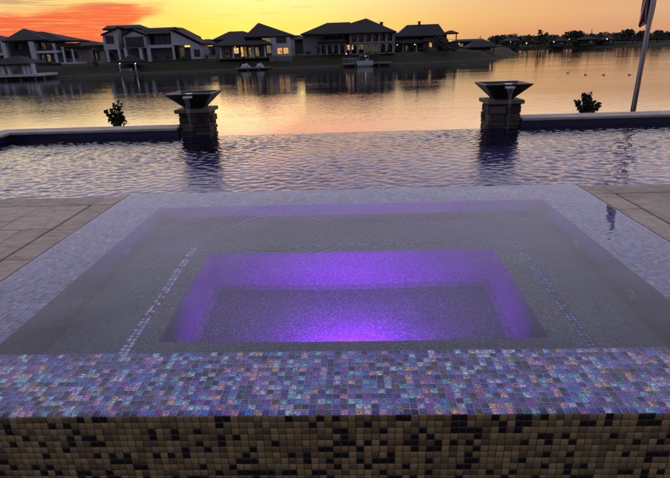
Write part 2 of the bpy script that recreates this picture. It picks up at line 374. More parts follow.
# ------------------------------------------------------------------ spa
SX0, SX1, SY0, SY1 = -1.945, 1.885, 1.33, 4.12
IX0, IX1, IY0, IY1 = -1.535, 1.47, 1.70, 3.71
WX0, WX1, WY0, WY1 = -1.0, .955, 2.14, 3.16
ZB, ZW = -.45, -.95
PITCHT = .0266
spa = thing('spa', 'tiled raised spa with iridescent mosaic rim and purple-lit footwell in the foreground', 'hot tub', ((SX0 + SX1) / 2, SY0, -.6))
b = MB()
b.box(SX0, IX0, SY0, SY1, -.62, -.006); b.box(IX1, SX1, SY0, SY1, -.62, -.006)
b.box(IX0, IX1, SY0, IY0, -.62, -.0062); b.box(IX0, IX1, IY1, SY1, -.62, -.0062)
b.build('shell', 'grout', spa)
b = MB(); b.box(SX0, SX1, SY0 - .0012, SY0 - .0002, -.62, -.0075); b.build('front_backing', 'grout_brown', spa)
# plaster lining: side walls and bench ring, then the footwell
b = MB(); t = .004
b.box(IX0, IX0 + t, IY0, IY1, ZB, -.012); b.box(IX1 - t, IX1, IY0, IY1, ZB, -.012); b.box(IX0 + t, IX1 - t, IY0, IY0 + t, ZB, -.012); b.box(IX0 + t, IX1 - t, IY1 - t, IY1, ZB, -.012)
b.build('side_lining', 'plaster', spa)
b = MB(); bev = .02
def ring(z, k): return [(WX0 - k, WY0 - k, z), (WX1 + k, WY0 - k, z), (WX1 + k, WY1 + k, z), (WX0 - k, WY1 + k, z)]
outer = [(IX0, IY0, ZB), (IX1, IY0, ZB), (IX1, IY1, ZB), (IX0, IY1, ZB)]
b.add(outer + ring(ZB, bev) + ring(ZB - .006, .006) + ring(ZB - bev, 0), [(i + 4 * r, (i + 1) % 4 + 4 * r, (i + 1) % 4 + 4 + 4 * r, i + 4 + 4 * r) for r in range(3) for i in range(4)])
b.build('bench', 'plaster', spa)
b = MB()
k = .06
b.add(ring(ZB - bev, 0) + ring(ZW + k, 0) + ring(ZW + .018, -.018) + ring(ZW, -k), [(i + 4 * r, (i + 1) % 4 + 4 * r, (i + 1) % 4 + 4 + 4 * r, i + 4 + 4 * r) for r in range(3) for i in range(4)] + [(12, 13, 14, 15)])
b.build('footwell', 'plaster', spa)
def tiles(name, parent, o, U, V, nu, nv, lenu, lenv, rise=.0016, tilt=1.3, gap=.0026, mat='mosaic'):
    """a field of separate bevelled glass tiles on the plane o + uU + vV"""
    U, V = np.array(U, float), np.array(V, float); N = np.cross(U, V); o = np.array(o, float)
    pu, pv = lenu / nu, lenv / nv
    iu, iv = np.meshgrid(np.arange(nu), np.arange(nv)); iu = iu.ravel(); iv = iv.ravel(); n = len(iu)
    ju = RNG.normal(0, .0005, n); jv = RNG.normal(0, .0005, n)
    cu, cvv = (iu + .5) * pu + ju, (iv + .5) * pv + jv
    hu, hv = pu / 2 - gap / 2, pv / 2 - gap / 2
    tu, tv = np.radians(RNG.normal(0, tilt, n)), np.radians(RNG.normal(0, tilt, n))
    verts = np.zeros((n, 12, 3))
    for kk, (au, av, ins, z) in enumerate([(-1, -1, 0, 0), (1, -1, 0, 0), (1, 1, 0, 0), (-1, 1, 0, 0)] + [(-1, -1, .0007, .7), (1, -1, .0007, .7), (1, 1, .0007, .7), (-1, 1, .0007, .7)] + [(-1, -1, .0018, 1), (1, -1, .0018, 1), (1, 1, .0018, 1), (-1, 1, .0018, 1)]):
        du, dv = au * (hu - ins), av * (hv - ins)
        zz = z * rise + ((du * tu + dv * tv) if z else 0)
        verts[:, kk] = o + np.outer(cu + du, U) + np.outer(cvv + dv, V) + np.outer(zz * np.ones(n), N)
    q = np.array([(8, 9, 10, 11)] + [(i, (i + 1) % 4, 4 + (i + 1) % 4, 4 + i) for i in range(4)] + [(4 + i, 4 + (i + 1) % 4, 8 + (i + 1) % 4, 8 + i) for i in range(4)])
    Fq = (q[None] + (np.arange(n) * 12)[:, None, None]).reshape(-1, 4)
    return np_mesh(name, verts.reshape(-1, 3), Fq, mat, parent)
ztop = -.0062
nW = round((SX1 - SX0) / PITCHT)
rn, rf = round((IY0 - SY0) / PITCHT), round((SY1 - IY1) / PITCHT)
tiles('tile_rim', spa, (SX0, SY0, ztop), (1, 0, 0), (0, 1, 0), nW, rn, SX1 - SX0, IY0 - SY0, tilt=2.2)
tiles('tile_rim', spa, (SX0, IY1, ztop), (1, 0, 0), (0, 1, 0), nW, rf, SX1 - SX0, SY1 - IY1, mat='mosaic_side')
ny = round((IY1 - IY0) / PITCHT)
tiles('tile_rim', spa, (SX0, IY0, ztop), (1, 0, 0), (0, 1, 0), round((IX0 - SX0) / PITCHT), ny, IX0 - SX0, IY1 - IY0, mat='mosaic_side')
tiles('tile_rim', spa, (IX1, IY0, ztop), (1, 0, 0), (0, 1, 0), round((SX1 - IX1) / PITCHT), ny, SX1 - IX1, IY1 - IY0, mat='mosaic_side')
nz = 22
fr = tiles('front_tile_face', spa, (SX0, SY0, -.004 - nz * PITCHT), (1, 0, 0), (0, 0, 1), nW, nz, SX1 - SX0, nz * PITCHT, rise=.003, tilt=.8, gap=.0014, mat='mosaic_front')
# two-tile trim lines set in the bench
tw = 2 * PITCHT
def trim(x0, x1, y0, y1, mat='mosaic'):
    nu, nv = max(2, round((x1 - x0) / PITCHT)), max(2, round((y1 - y0) / PITCHT))
    tiles('bench_trim', spa, (x0, y0, ZB + .001), (1, 0, 0), (0, 1, 0), nu, nv, x1 - x0, y1 - y0, rise=.004, mat=mat)
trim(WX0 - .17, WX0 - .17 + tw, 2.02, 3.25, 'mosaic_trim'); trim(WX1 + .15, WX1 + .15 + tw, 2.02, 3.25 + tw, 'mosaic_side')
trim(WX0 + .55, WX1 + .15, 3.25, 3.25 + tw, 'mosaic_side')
# jets on the side walls and the light in the near wall of the footwell
def jet(x, y, z, nx):
    b = MB(); prof = [(0, .05), (.006, .052), (.012, .047), (.013, .032), (.006, .026), (.005, .0)]
    vs = []; n = 20
    for dx, r in prof:
        for i in range(n): vs.append((x + nx * dx, y + r * math.cos(2 * PI * i / n), z + r * math.sin(2 * PI * i / n)))
    b.add(vs, [(j * n + i, j * n + (i + 1) % n, (j + 1) * n + (i + 1) % n, (j + 1) * n + i) for j in range(len(prof) - 1) for i in range(n)])
    b.build('jet_fitting', 'chrome', spa, True)
jet(IX1 - t, 2.36, -.29, -1); jet(IX1 - t, 3.05, -.29, -1); jet(IX0 + t, 2.36, -.29, 1); jet(IX0 + t, 3.05, -.29, 1)
m, nt, out = new_mat('purple_light_lens'); e = nt.node('ShaderNodeEmission'); e.inputs[0].default_value = (.25, .06, 1, 1); e.inputs[1].default_value = 6
nt.l.new(e.outputs[0], out.inputs[0])
LX, LZ = -.02, -.79
b = MB(); b.tube([(LX, WY0 + .002, LZ), (LX, WY0 + .02, LZ)], .07, 24); pl = b.build('light_lens', m, spa)
b = MB(); vs = []; n = 28
for yy, r in ((.0, .095), (.018, .09), (.026, .08), (.022, .071)):
    for i in range(n): vs.append((LX + r * math.cos(2 * PI * i / n), WY0 + yy, LZ + r * math.sin(2 * PI * i / n)))
b.add(vs, [(j * n + i, j * n + (i + 1) % n, (j + 1) * n + (i + 1) % n, (j + 1) * n + i) for j in range(3) for i in range(n)]); b.build('light_bezel', 'chrome', spa, True)
al = bpy.data.lights.new('spa_lamp', 'AREA'); al.shape = 'DISK'; al.size = .12; al.energy = 42; al.color = (.36, .004, 1.0)
lo = bpy.data.objects.new('spa_lamp', al); COL.objects.link(lo); lo.location = (LX, WY0 + .06, LZ); lo.rotation_euler = (math.radians(90 - 24), 0, 0)

# spa water: a level sheet brimming over the whole rim, with drop rings
nx, ny = 500, 366
xs = np.linspace(SX0 - .003, SX1 + .003, nx); ys = np.linspace(SY0 - .003, SY1 + .003, ny)
Xg, Yg = np.meshgrid(xs, ys)
edge = np.minimum(np.minimum(Xg - xs[0], xs[-1] - Xg), np.minimum(Yg - ys[0], ys[-1] - Yg))
TH = np.arctan2(Yg - 3.11, Xg + .51); R = np.hypot(Xg + .51, (Yg - 3.11)) * (1 + .018 * np.sin(TH * 2 + 1) + .008 * np.sin(TH * 5))
zz = np.zeros_like(R)
for r0, wd, am, lam in ((.33, .032, .0008, .05), (.46, .024, .0005, .045), (.56, .045, .00022, .05), (.20, .06, .00008, .05)):
    zz += am * np.exp(-((R - r0) / wd) ** 2) * np.cos((R - r0) * 2 * PI / lam) * np.clip(.8 + .2 * np.cos(TH + 2 + r0 * 9) + .25 * np.sin(TH * 3 + r0 * 20), .25, 1.2)
for i in range(22):
    a = RNG.uniform(0, 2 * PI); lam = RNG.uniform(.12, .8); zz += .00022 * lam ** .8 * np.sin((Xg * math.cos(a) + Yg * math.sin(a)) * 2 * PI / lam + RNG.uniform(0, 6))
Zg = .0025 + zz * np.clip(edge / .1, 0, 1) - .006 * np.clip(1 - edge / .009, 0, 1) ** 2
wtr = np_mesh('spa_water', np.stack([Xg, Yg, Zg], -1).reshape(-1, 3), grid_faces(nx, ny), 'spa_water', None, True); struct(wtr)
# thin pale strips added as a line along the two outer edges
b = MB(); b.box(SX0 - .012, SX0 - .0035, SY0, SY1, -.05, .003); b.build('pale_edge_strip', 'cap', spa)
b = MB(); b.box(SX1 + .0035, SX1 + .012, SY0, SY1, -.05, .003); b.build('pale_edge_strip', 'cap', spa)

# ------------------------------------------------------------------ deck, patio
ZD = -.04; PY = 4.20
joint = .007
b = MB()
def slab(x0, x1, y0, y1, j=joint):
    dz = random.uniform(-.0012, .0012)
    b.cbox(x0 + j / 2, x1 - j / 2, y0 + j / 2, y1 - j / 2, ZD - .06, ZD + dz, .004)
LJ, RJ = -2.215, 2.14
for (xa, xb) in ((LJ, SX0 - .012), (SX1 + .012, RJ)):                    # border strips beside the spa
    ys_ = [1.33, 1.98, 2.70, 3.40, 3.54 if xa > 0 else 3.36, 3.96]
    ys_ = sorted(set([1.33, 2.05, 2.80, 3.54 if xa > 0 else 3.34, 3.96]))
    for y0, y1 in zip(ys_, ys_[1:]): slab(xa + (.012 if xa > 0 else 0) * 0, xb - (.008 if xb < 0 else 0), y0, y1, .003)
xe = [-9, -8.1, -7.2, -6.3, -5.6, -4.9, -4.2, -3.5, -2.9, LJ]
for x0, x1 in zip(xe, xe[1:]): slab(x0, x1, 3.96, PY, .003)               # coping along the pool
slab(LJ, SX0 - .012, 3.96, PY, .003); slab(SX1 + .012, RJ, 3.96, PY, .003)
xe = [RJ, 2.95, 3.7, 4.45, 5.2, 6, 6.8, 7.6, 8.4, 9]
for x0, x1 in zip(xe, xe[1:]): slab(x0, x1, 3.96, PY, .003)
slab(SX0 - .012, SX1 + .012, SY1 + .004, PY, .003)
def ashlar(x0, x1, y0, y1, depth):
    wx, wy = x1 - x0, y1 - y0
    if depth == 0 or (wx < .75 and wy < .75) or (wx * wy < .22): return slab(x0, x1, y0, y1, .005)
    r = random.uniform(.36, .64)
    if wx > wy: ashlar(x0, x0 + wx * r, y0, y1, depth - 1); ashlar(x0 + wx * r, x1, y0, y1, depth - 1)
    else: ashlar(x0, x1, y0, y0 + wy * r, depth - 1); ashlar(x0, x1, y0 + wy * r, y1, depth - 1)
J2 = .011
slab(-2.64, LJ - J2, 3.36, 3.955); slab(-2.44, LJ - J2, 2.55, 3.36); slab(-2.44, LJ - J2, 1.33, 2.55); slab(-2.64, -2.44, 2.2, 3.36); slab(-2.64, -2.44, 1.33, 2.2)
ashlar(-9, -2.64, 1.33, 3.955, 7)
slab(RJ + J2, 2.95, 2.95, 3.955); slab(RJ + J2, 2.7, 1.33, 2.95); slab(2.7, 2.95, 1.33, 2.95); ashlar(2.95, 9, 1.33, 3.955, 7)
dk = b.build('deck', 'deck'); struct(dk)
b = MB(); b.box(-9, SX0 - .012, 1.32, PY - .01, -.62, ZD - .011); b.box(SX1 + .012, 9, 1.32, PY - .01, -.62, ZD - .011); b.box(SX0 - .012, SX1 + .012, SY1 + .001, PY - .01, -.62, ZD - .011)
struct(b.build('deck_base', 'joint'))
b = MB(); b.box(-9, 9, -8, 1.32, -.75, -.6); struct(b.build('patio', 'patio'))

# ------------------------------------------------------------------ pool
PX0, PX1, PE = -5.68, 9.0, 8.12
ZP = -.16
nx, ny = 760, 260
xs = np.linspace(PX0, PX1, nx); ys = np.linspace(PY - .005, PE, ny); Xg, Yg = np.meshgrid(xs, ys)
zz = np.zeros_like(Xg)
for i in range(64):
    lam = float(np.exp(RNG.uniform(math.log(.055), math.log(.185)))); a = PI / 2 + RNG.normal(0, .75)
    am = .00064 * (lam / .22) ** .9
    ph = (Xg * math.cos(a) + Yg * math.sin(a)) * 2 * PI / lam + RNG.uniform(0, 6.28) + .5 * np.sin(Xg * RNG.uniform(1, 3) + Yg * RNG.uniform(1, 3))
    zz += am * (np.sin(ph) + .22 * np.cos(2 * ph))
pat = .85 + .35 * np.sin(Xg * .9 + 1.1 * np.sin(Yg * 1.3)) * np.sin(Yg * 1.7 + .8 * np.sin(Xg * .7)) + .2 * np.sin(Xg * 2.3 - Yg * 1.9); zz *= np.clip(pat, .4, 1.4)
for (rx, ry) in ((-2.565, 7.92), (2.455, 7.92)):                        # rings under the two falling streams
    R = np.hypot(Xg - rx, Yg - ry); zz += .004 * np.exp(-R / .35) * np.sin(R * 2 * PI / .12)
for (rx, ry, s_) in ((-4.35, 6.95, .22), (-4.55, 5.9, .25)):         # return jets that ruffle the left end
    R2 = ((Xg - rx) / 1.6) ** 2 + (Yg - ry) ** 2; zz += .010 * np.exp(-R2 / s_ ** 2) * np.sin(Xg * 17 + Yg * 31)
Zg = ZP + zz * np.clip((Yg - ys[0]) / .05, .2, 1); Zg[-1] -= .03
pw = np_mesh('pool_water', np.stack([Xg, Yg, Zg], -1).reshape(-1, 3), grid_faces(nx, ny), 'pool_water', None, True); struct(pw)
b = MB()
b.add([(PX0, PY - .01, -1.5), (PX1, PY - .01, -1.5), (PX1, PE + .02, -1.5), (PX0, PE + .02, -1.5), (PX0, PY - .01, ZD - .05), (PX1, PY - .01, ZD - .05), (PX1, PE + .02, -.24), (PX0, PE + .02, -.24)],
      [(0, 1, 2, 3), (0, 4, 5, 1), (2, 6, 7, 3)])
struct(b.build('pool_basin', 'basin'))
b = MB(); b.box(PX0, PX1, PE - .03, PE + .2, -2.2, -.19); inf = b.build('infinity_edge_wall', 'navy')
tag(inf, 'low navy tiled infinity edge wall between the two stone pillars at the pool far side', 'wall')
# raised beams
def beam(segs, label, caps):
    root = thing('raised_pool_wall', label, 'wall', (segs[0][0], segs[0][2], -.6), 'raised walls along the pool')
    bb = MB()
    for (x0, x1, y0, y1) in segs: bb.box(x0, x1, y0, y1, -2.2, -.055)
    bb.build('tile_face', 'navy', root)
    for (x0, x1, y0, y1) in caps:
        bb = MB(); n = max(1, round(max(x1 - x0, y1 - y0) / .9))
        for i in range(n):
            if x1 - x0 > y1 - y0: xa, xb = x0 + (x1 - x0) * i / n, x0 + (x1 - x0) * (i + 1) / n; bb.cbox(xa + .002, xb - .002, y0, y1, -.054, -.012, .006)
            else: ya, yb = y0 + (y1 - y0) * i / n, y0 + (y1 - y0) * (i + 1) / n; bb.cbox(x0, x1, ya + .002, yb - .002, -.054, -.012, .006)
        bb.build('stone_cap', 'cap', root)
beam([(PX0 - .3, -2.84, 8.14, 8.5), (PX0 - .3, PX0 + .0, 4.25, 8.14)], 'raised navy tiled wall with pale cap left of the left stone pillar, turning at the pool corner', [(PX0 - .32, -2.85, 8.11, 8.53), (PX0 - .32, PX0 + .03, 4.25, 8.108)])
beam([(2.73, PX1 + .3, 8.14, 8.5)], 'raised navy tiled wall with pale cap right of the right stone pillar', [(2.74, PX1 + .3, 8.11, 8.53)])

# ------------------------------------------------------------------ stone pillars and bowls
def stone_mat():
    m, nt, out = new_mat('rough_ledge_stone')
    rnd = nt.node('ShaderNodeNewGeometry').outputs['Random Per Island']; p = nt.pos()
    c = nt.ramp(rnd, [(0, (.03, .024, .02)), (.5, (.06, .048, .038)), (1, (.10, .08, .065))])
    n = nt.noise(p, 18, 5, .65)
    c = nt.mix(1.0, c, nt.ramp(n, [(.3, (.6, .58, .55)), (.7, (1.1, 1.08, 1.05))]), 'MULTIPLY')
    b = principled(nt, out, **{'Base Color': c, 'Roughness': .85, 'Specular IOR Level': .3, 'Normal': nt.bump(n, .9, .02)})
    return m
MAT['stone'] = stone_mat()
def pillar(cx, cy, label):
    root = thing('stone_pillar', label, 'pillar', (cx, cy, -.6), 'stone pillars of the pool')
    bb = MB(); h = .245
    bb.box(cx - h + .03, cx + h - .03, cy - h + .03, cy + h - .03, -1.4, .21)
    z = -.5; R_ = random.Random(int(abs(cx) * 100))
    while z < .205:
        hz = min(R_.uniform(.055, .13), .212 - z)
        if hz < .02: break
        for side in range(4):
            u = -h
            while u < h - .01:
                L = min(R_.uniform(.14, .34), h - u)
                if h - u - L < .08: L = h - u
                o0, o1 = h - .05, h + R_.uniform(-.02, .022)
                a0, a1 = u + .004, u + L - .004
                if side == 0: bb.cbox(cx + a0, cx + a1, cy - o1, cy - o0, z + .003, z + hz - .003, .009)
                if side == 1: bb.cbox(cx + a0, cx + a1, cy + o0, cy + o1, z + .003, z + hz - .003, .009)
                if side == 2: bb.cbox(cx - o1, cx - o0, cy + a0, cy + a1, z + .003, z + hz - .003, .009)
                if side == 3: bb.cbox(cx + o0, cx + o1, cy + a0, cy + a1, z + .003, z + hz - .003, .009)
                u += L
        z += hz
    bb.build('stone_body', 'stone', root)
    bb = MB(); bb.cbox(cx - .29, cx + .29, cy - .29, cy + .29, .212, .272, .008); bb.build('cap', 'cap2', root)
MAT['cap2'] = rough_mat('brown_stone_cap', (.10, .082, .07), .2, 8, .75, .4, 50)
def bowl(cx, cy, z0, label):
    root = thing('water_bowl', label, 'water bowl', (cx, cy, z0), 'water bowls on the pillars')
    bb = MB(); r0, r1, hh, th = .15, .368, .235, .02
    def sq(r, z): return [(cx - r, cy - r, z), (cx + r, cy - r, z), (cx + r, cy + r, z), (cx - r, cy + r, z)]
    vs = sq(r0, z0) + sq(r0 + .005, z0 + .02) + sq(r1, z0 + hh) + sq(r1, z0 + hh + .012) + sq(r1 - .035, z0 + hh + .012) + sq(r1 - .045, z0 + hh - .01) + sq(r0, z0 + .05)
    bb.add(vs, [(3, 2, 1, 0)] + [(i + 4 * r, (i + 1) % 4 + 4 * r, (i + 1) % 4 + 4 * r + 4, i + 4 * r + 4) for r in range(6) for i in range(4)] + [(24, 25, 26, 27)])
    bb.build('bowl_body', 'bronze', root)
    bb = MB(); a = .305
    bb.add([(cx - a, cy - a, z0 + hh - .03), (cx + a, cy - a, z0 + hh - .03), (cx + a, cy + a, z0 + hh - .03), (cx - a, cy + a, z0 + hh - .03)], [(0, 1, 2, 3)]); bb.build('bowl_water', 'lake', root)
    # spout lip: shallow tray through the front rim
    bb = MB(); sw = .078; yf = cy - r1 - .06; zs = z0 + hh - .012
    zb_, zf_ = zs + .030, zs - .022; yb = cy - r1 + .14
    bb.add([(cx - sw, yf, zf_ - .012), (cx + sw, yf, zf_ - .012), (cx + sw, yb, zb_ - .012), (cx - sw, yb, zb_ - .012), (cx - sw, yf, zf_), (cx + sw, yf, zf_), (cx + sw, yb, zb_), (cx - sw, yb, zb_)], [(0, 3, 2, 1), (4, 5, 6, 7), (0, 1, 5, 4), (1, 2, 6, 5), (2, 3, 7, 6), (3, 0, 4, 7)])
    rl = MB()
    for q0, q1 in ((cx - sw - .007, cx - sw - .0005), (cx + sw + .0005, cx + sw + .007)):
        rl.poly([(q0, zf_ - .012), (q1, zf_ - .012), (q1, zs + .036), (q0, zs + .036)], yf + .01, yb); rl.build('spout_rail', 'bronze', root); rl = MB()
    bb.build('spout', 'spout_sheen', root); zs = zf_ - .004
    # falling sheet narrowing into a thread
    V_ = []; Fc = []; nn = 26; kk = 12
    for i in range(nn + 1):
        t_ = i / nn; z = zs + .008 - t_ * (zs + .012 - ZP); y = yf - .005 - .04 * math.sqrt(t_)
        wd = .048 * (1 - t_) ** 2.4 + .009 + .003 * math.sin(i * 1.3); th_ = .005 + .007 * t_
        sx_ = .010 * math.sin(i * .9) * t_
        for j in range(kk):
            a_ = 2 * PI * j / kk; V_.append((cx + sx_ + wd * math.cos(a_), y + th_ * math.sin(a_) + .003 * math.sin(3 * a_ + i), z))
    for i in range(nn):
        for j in range(kk): Fc.append((i * kk + j, i * kk + (j + 1) % kk, (i + 1) * kk + (j + 1) % kk, (i + 1) * kk + j))
    bb = MB(); bb.add(V_, Fc); bb.build('water_stream', 'stream', root, True)
MAT['spout_sheen'] = rough_mat('pale_sky_sheen', (.40, .38, .38), .1, 20, .3, 0, None, .8)  # pale base stands in for the sky mirrored on the spout lip
LXP, RXP, PYC = -2.565, 2.455, 8.40
pillar(LXP, PYC, 'stacked stone pillar under the left water bowl at the pool edge'); pillar(RXP, PYC, 'stacked stone pillar under the right water bowl at the pool edge')
bowl(LXP, PYC, .273, 'dark square flared water bowl spilling from its lip on the left stone pillar'); bowl(RXP, PYC, .273, 'dark square flared water bowl spilling from its lip on the right stone pillar')

# ------------------------------------------------------------------ near bank
nx, ny = 90, 60
xs = np.linspace(-40, 45, nx); ys = np.linspace(8.3, 24, ny); Xg, Yg = np.meshgrid(xs, ys)
gapm = np.clip((Xg + 4.0) / .9, 0, 1) * np.clip((4.0 - Xg) / .9, 0, 1)
tt = np.clip((Yg - 10.4) / 9.0, 0, 1); Zg = -.35 - 3.2 * (tt ** 1.1) - gapm * np.clip((Yg - 8.5) / 1.5, .6, 1) * 1.0 + .05 * np.sin(Xg * 1.7 + Yg) + RNG.normal(0, .015, Xg.shape)
struct(np_mesh('near_bank', np.stack([Xg, Yg, Zg], -1).reshape(-1, 3), grid_faces(nx, ny), 'lawn', None, True))

def shrub(x, y, z, H, W, nbr, nleaf, ls, label, seed):
    R_ = random.Random(seed); root = thing('leafy_shrub', label, 'shrub', (x, y, z))
    st = MB(); lf = MB()
    for k in range(nbr):
        a = R_.uniform(0, 2 * PI); out_ = R_.uniform(.1, 1) * W; h = H * R_.uniform(.55, 1.0) * (1 - .35 * (out_ / W) ** 2)
        p0 = Vector((x + R_.uniform(-.03, .03), y + R_.uniform(-.03, .03), z)); p3 = Vector((x + out_ * math.cos(a), y + out_ * math.sin(a) * .8, z + h))
        p1 = p0.lerp(p3, .35) + Vector((0, 0, h * .15)); p2 = p0.lerp(p3, .7) + Vector((0, 0, h * .12))
        pts = [p0, p1, p2, p3]; st.tube(pts, [.012, .009, .007, .004], 6)
        for i in range(nleaf):
            t_ = R_.uniform(.45, 1.0) ; i0 = min(2, int(t_ * 3)); q = pts[i0].lerp(pts[i0 + 1], t_ * 3 - i0)
            dirv = Vector((R_.gauss(0, 1), R_.gauss(0, 1), R_.gauss(.35, .7))).normalized()
            c = q + dirv * ls * R_.uniform(.6, 1.3); nrm = Vector((R_.gauss(0, 1), R_.gauss(0, 1), R_.gauss(0, 1))).normalized()
            u = (dirv - nrm * dirv.dot(nrm)).normalized(); v = nrm.cross(u); s_ = ls * R_.uniform(.7, 1.2)
            prof = [(-1, 0), (-.7, .42), (-.1, .66), (.55, .5), (1, 0), (.55, -.5), (-.1, -.66), (-.7, -.42)]
            lf.add([c + u * (a_ * s_) + v * (b_ * s_) + nrm * (abs(b_) * s_ * .25) for a_, b_ in prof], [tuple(range(8))])
    st.build('stem', 'stem', root); lf.build('foliage', 'leaf_near', root)
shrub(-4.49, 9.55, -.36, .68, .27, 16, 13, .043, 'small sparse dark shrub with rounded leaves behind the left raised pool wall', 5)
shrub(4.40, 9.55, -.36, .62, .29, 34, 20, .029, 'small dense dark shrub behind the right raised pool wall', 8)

# ------------------------------------------------------------------ flag pole
fx, fy = 5.205, 9.5
fp = thing('flag_pole', 'slim grey metal flag pole standing behind the right raised pool wall', 'flagpole', (fx, fy, -.36))
b = MB(); b.tube([(fx, fy, -.5), (fx, fy, 1.0), (fx, fy, 2.47)], [.046, .04, .034], 16); b.build('pole', 'pole', fp, True)
b = MB(); b.ball((fx, fy, 2.51), .05); b.build('finial', 'pole', fp, True)
b = MB(); b.tube([(fx - .04, fy - .045, -.1), (fx - .04, fy - .045, 2.42)], .006, 6); b.build('halyard', 'trim', fp)
# hanging flag, gathered in folds round the pole
nu, nv = 48, 26; V_ = []; uvs = []
for j in range(nv + 1):
    v = j / nv
    for i in range(nu + 1):
        u = i / nu; fold = 3.2
        spread = .13 * (1 - .25 * (1 - v)) * (.6 + .4 * v)
        x = fx - .135 + .24 * u + .035 * math.sin(u * 9 + v * 2)
        y = fy + .115 + .05 * math.sin(u * fold * 2 * PI + v * 1.5) - .02 * v
        low = 1.16 + .10 * abs(math.sin(u * 7 + .6)) + .16 * (1 - math.exp(-((u - .78) / .22) ** 2)) * .8
        xx = fx + (x - fx) * (.35 + .65 * min(1, v * 1.6)) * (1 - .55 * max(0, v - .8) / .2 * (abs(u - .5) > .3))
        V_.append((xx, y, 2.38 - v * (2.38 - low))); uvs.append((v, u))
me = bpy.data.meshes.new('flag'); me.from_pydata(V_, [], [(j * (nu + 1) + i, j * (nu + 1) + i + 1, (j + 1) * (nu + 1) + i + 1, (j + 1) * (nu + 1) + i) for j in range(nv) for i in range(nu)])
ul = me.uv_layers.new()
for lp in me.loops: ul.data[lp.index].uv = (uvs[lp.vertex_index][1], uvs[lp.vertex_index][0])
fo = link('flag', me, 'flag', None, True); md = fo.modifiers.new('t', 'SOLIDIFY'); md.thickness = .003
tag(fo, 'limp red, white and blue flag hanging in folds down the flag pole', 'flag')

# ------------------------------------------------------------------ lake and lands
ZL = -3.15
b = MB(); b.add([(-1500, 12, ZL), (1500, 12, ZL), (1500, 1500, ZL), (-1500, 1500, ZL)], [(0, 1, 2, 3)]); struct(b.build('lake', 'lake'))
b = MB(); b.add([(-3000, -400, -6), (3000, -400, -6), (3000, 3000, -6), (-3000, 3000, -6)], [(0, 1, 2, 3)]); struct(b.build('ground', 'bark_dirt'))
def land(name, polyg, x0, x1, y0, y1, step, prof, mat):
    nx, ny = int((x1 - x0) / step) + 1, int((y1 - y0) / step) + 1
    Xg, Yg = np.meshgrid(np.linspace(x0, x1, nx), np.linspace(y0, y1, ny)); D = np.full(Xg.shape, 1e9); inside = np.zeros(Xg.shape, bool)
    n = len(polyg)
    for i in range(n):
        (ax, ay), (bx, by) = polyg[i], polyg[(i + 1) % n]
        t_ = np.clip(((Xg - ax) * (bx - ax) + (Yg - ay) * (by - ay)) / ((bx - ax) ** 2 + (by - ay) ** 2), 0, 1)
        D = np.minimum(D, np.hypot(Xg - ax - t_ * (bx - ax), Yg - ay - t_ * (by - ay)))
        cr = ((ay > Yg) != (by > Yg)) & (Xg < (bx - ax) * (Yg - ay) / (by - ay + 1e-9) + ax); inside ^= cr
    S = np.where(inside, D, -D) + .35 * np.sin(Xg * .7) * np.sin(Yg * .5 + Xg * .2)
    Zg = np.interp(S, [p_[0] for p_ in prof], [p_[1] for p_ in prof]) + .04 * np.sin(Xg * .45 + Yg * .3)
    return struct(np_mesh(name, np.stack([Xg, Yg, Zg], -1).reshape(-1, 3), grid_faces(nx, ny), mat, None, True))
PEN = [(-400, 101), (-100, 103.5), (-72, 105.5), (-58, 108.5), (-45, 115.5), (-11, 117.3), (8, 119.5), (24, 123.5), (35, 128), (44, 146), (55, 172), (57, 178), (52, 182), (36, 176), (10, 205), (-60, 240), (-400, 260)]
land('house_lawn', PEN, -190, 62, 96, 250, 1.2, [(-6, -5), (-.6, -3.6), (.3, -2.85), (1.6, -2.5), (4.2, -1.0), (6.5, -.75), (14, -.6), (40, -.5), (100, -.4)], 'lawn')
FAR = [(-500, 300), (0, 285), (60, 262), (90, 254), (108, 251), (125, 247), (140, 236), (190, 225), (260, 220), (700, 215), (700, 900), (-500, 900)]
land('far_shore', FAR, -200, 420, 205, 480, 4, [(-12, -6), (-2, -3.8), (1, -2.7), (10, -1.9), (40, -1.2), (200, .5)], 'lawn')

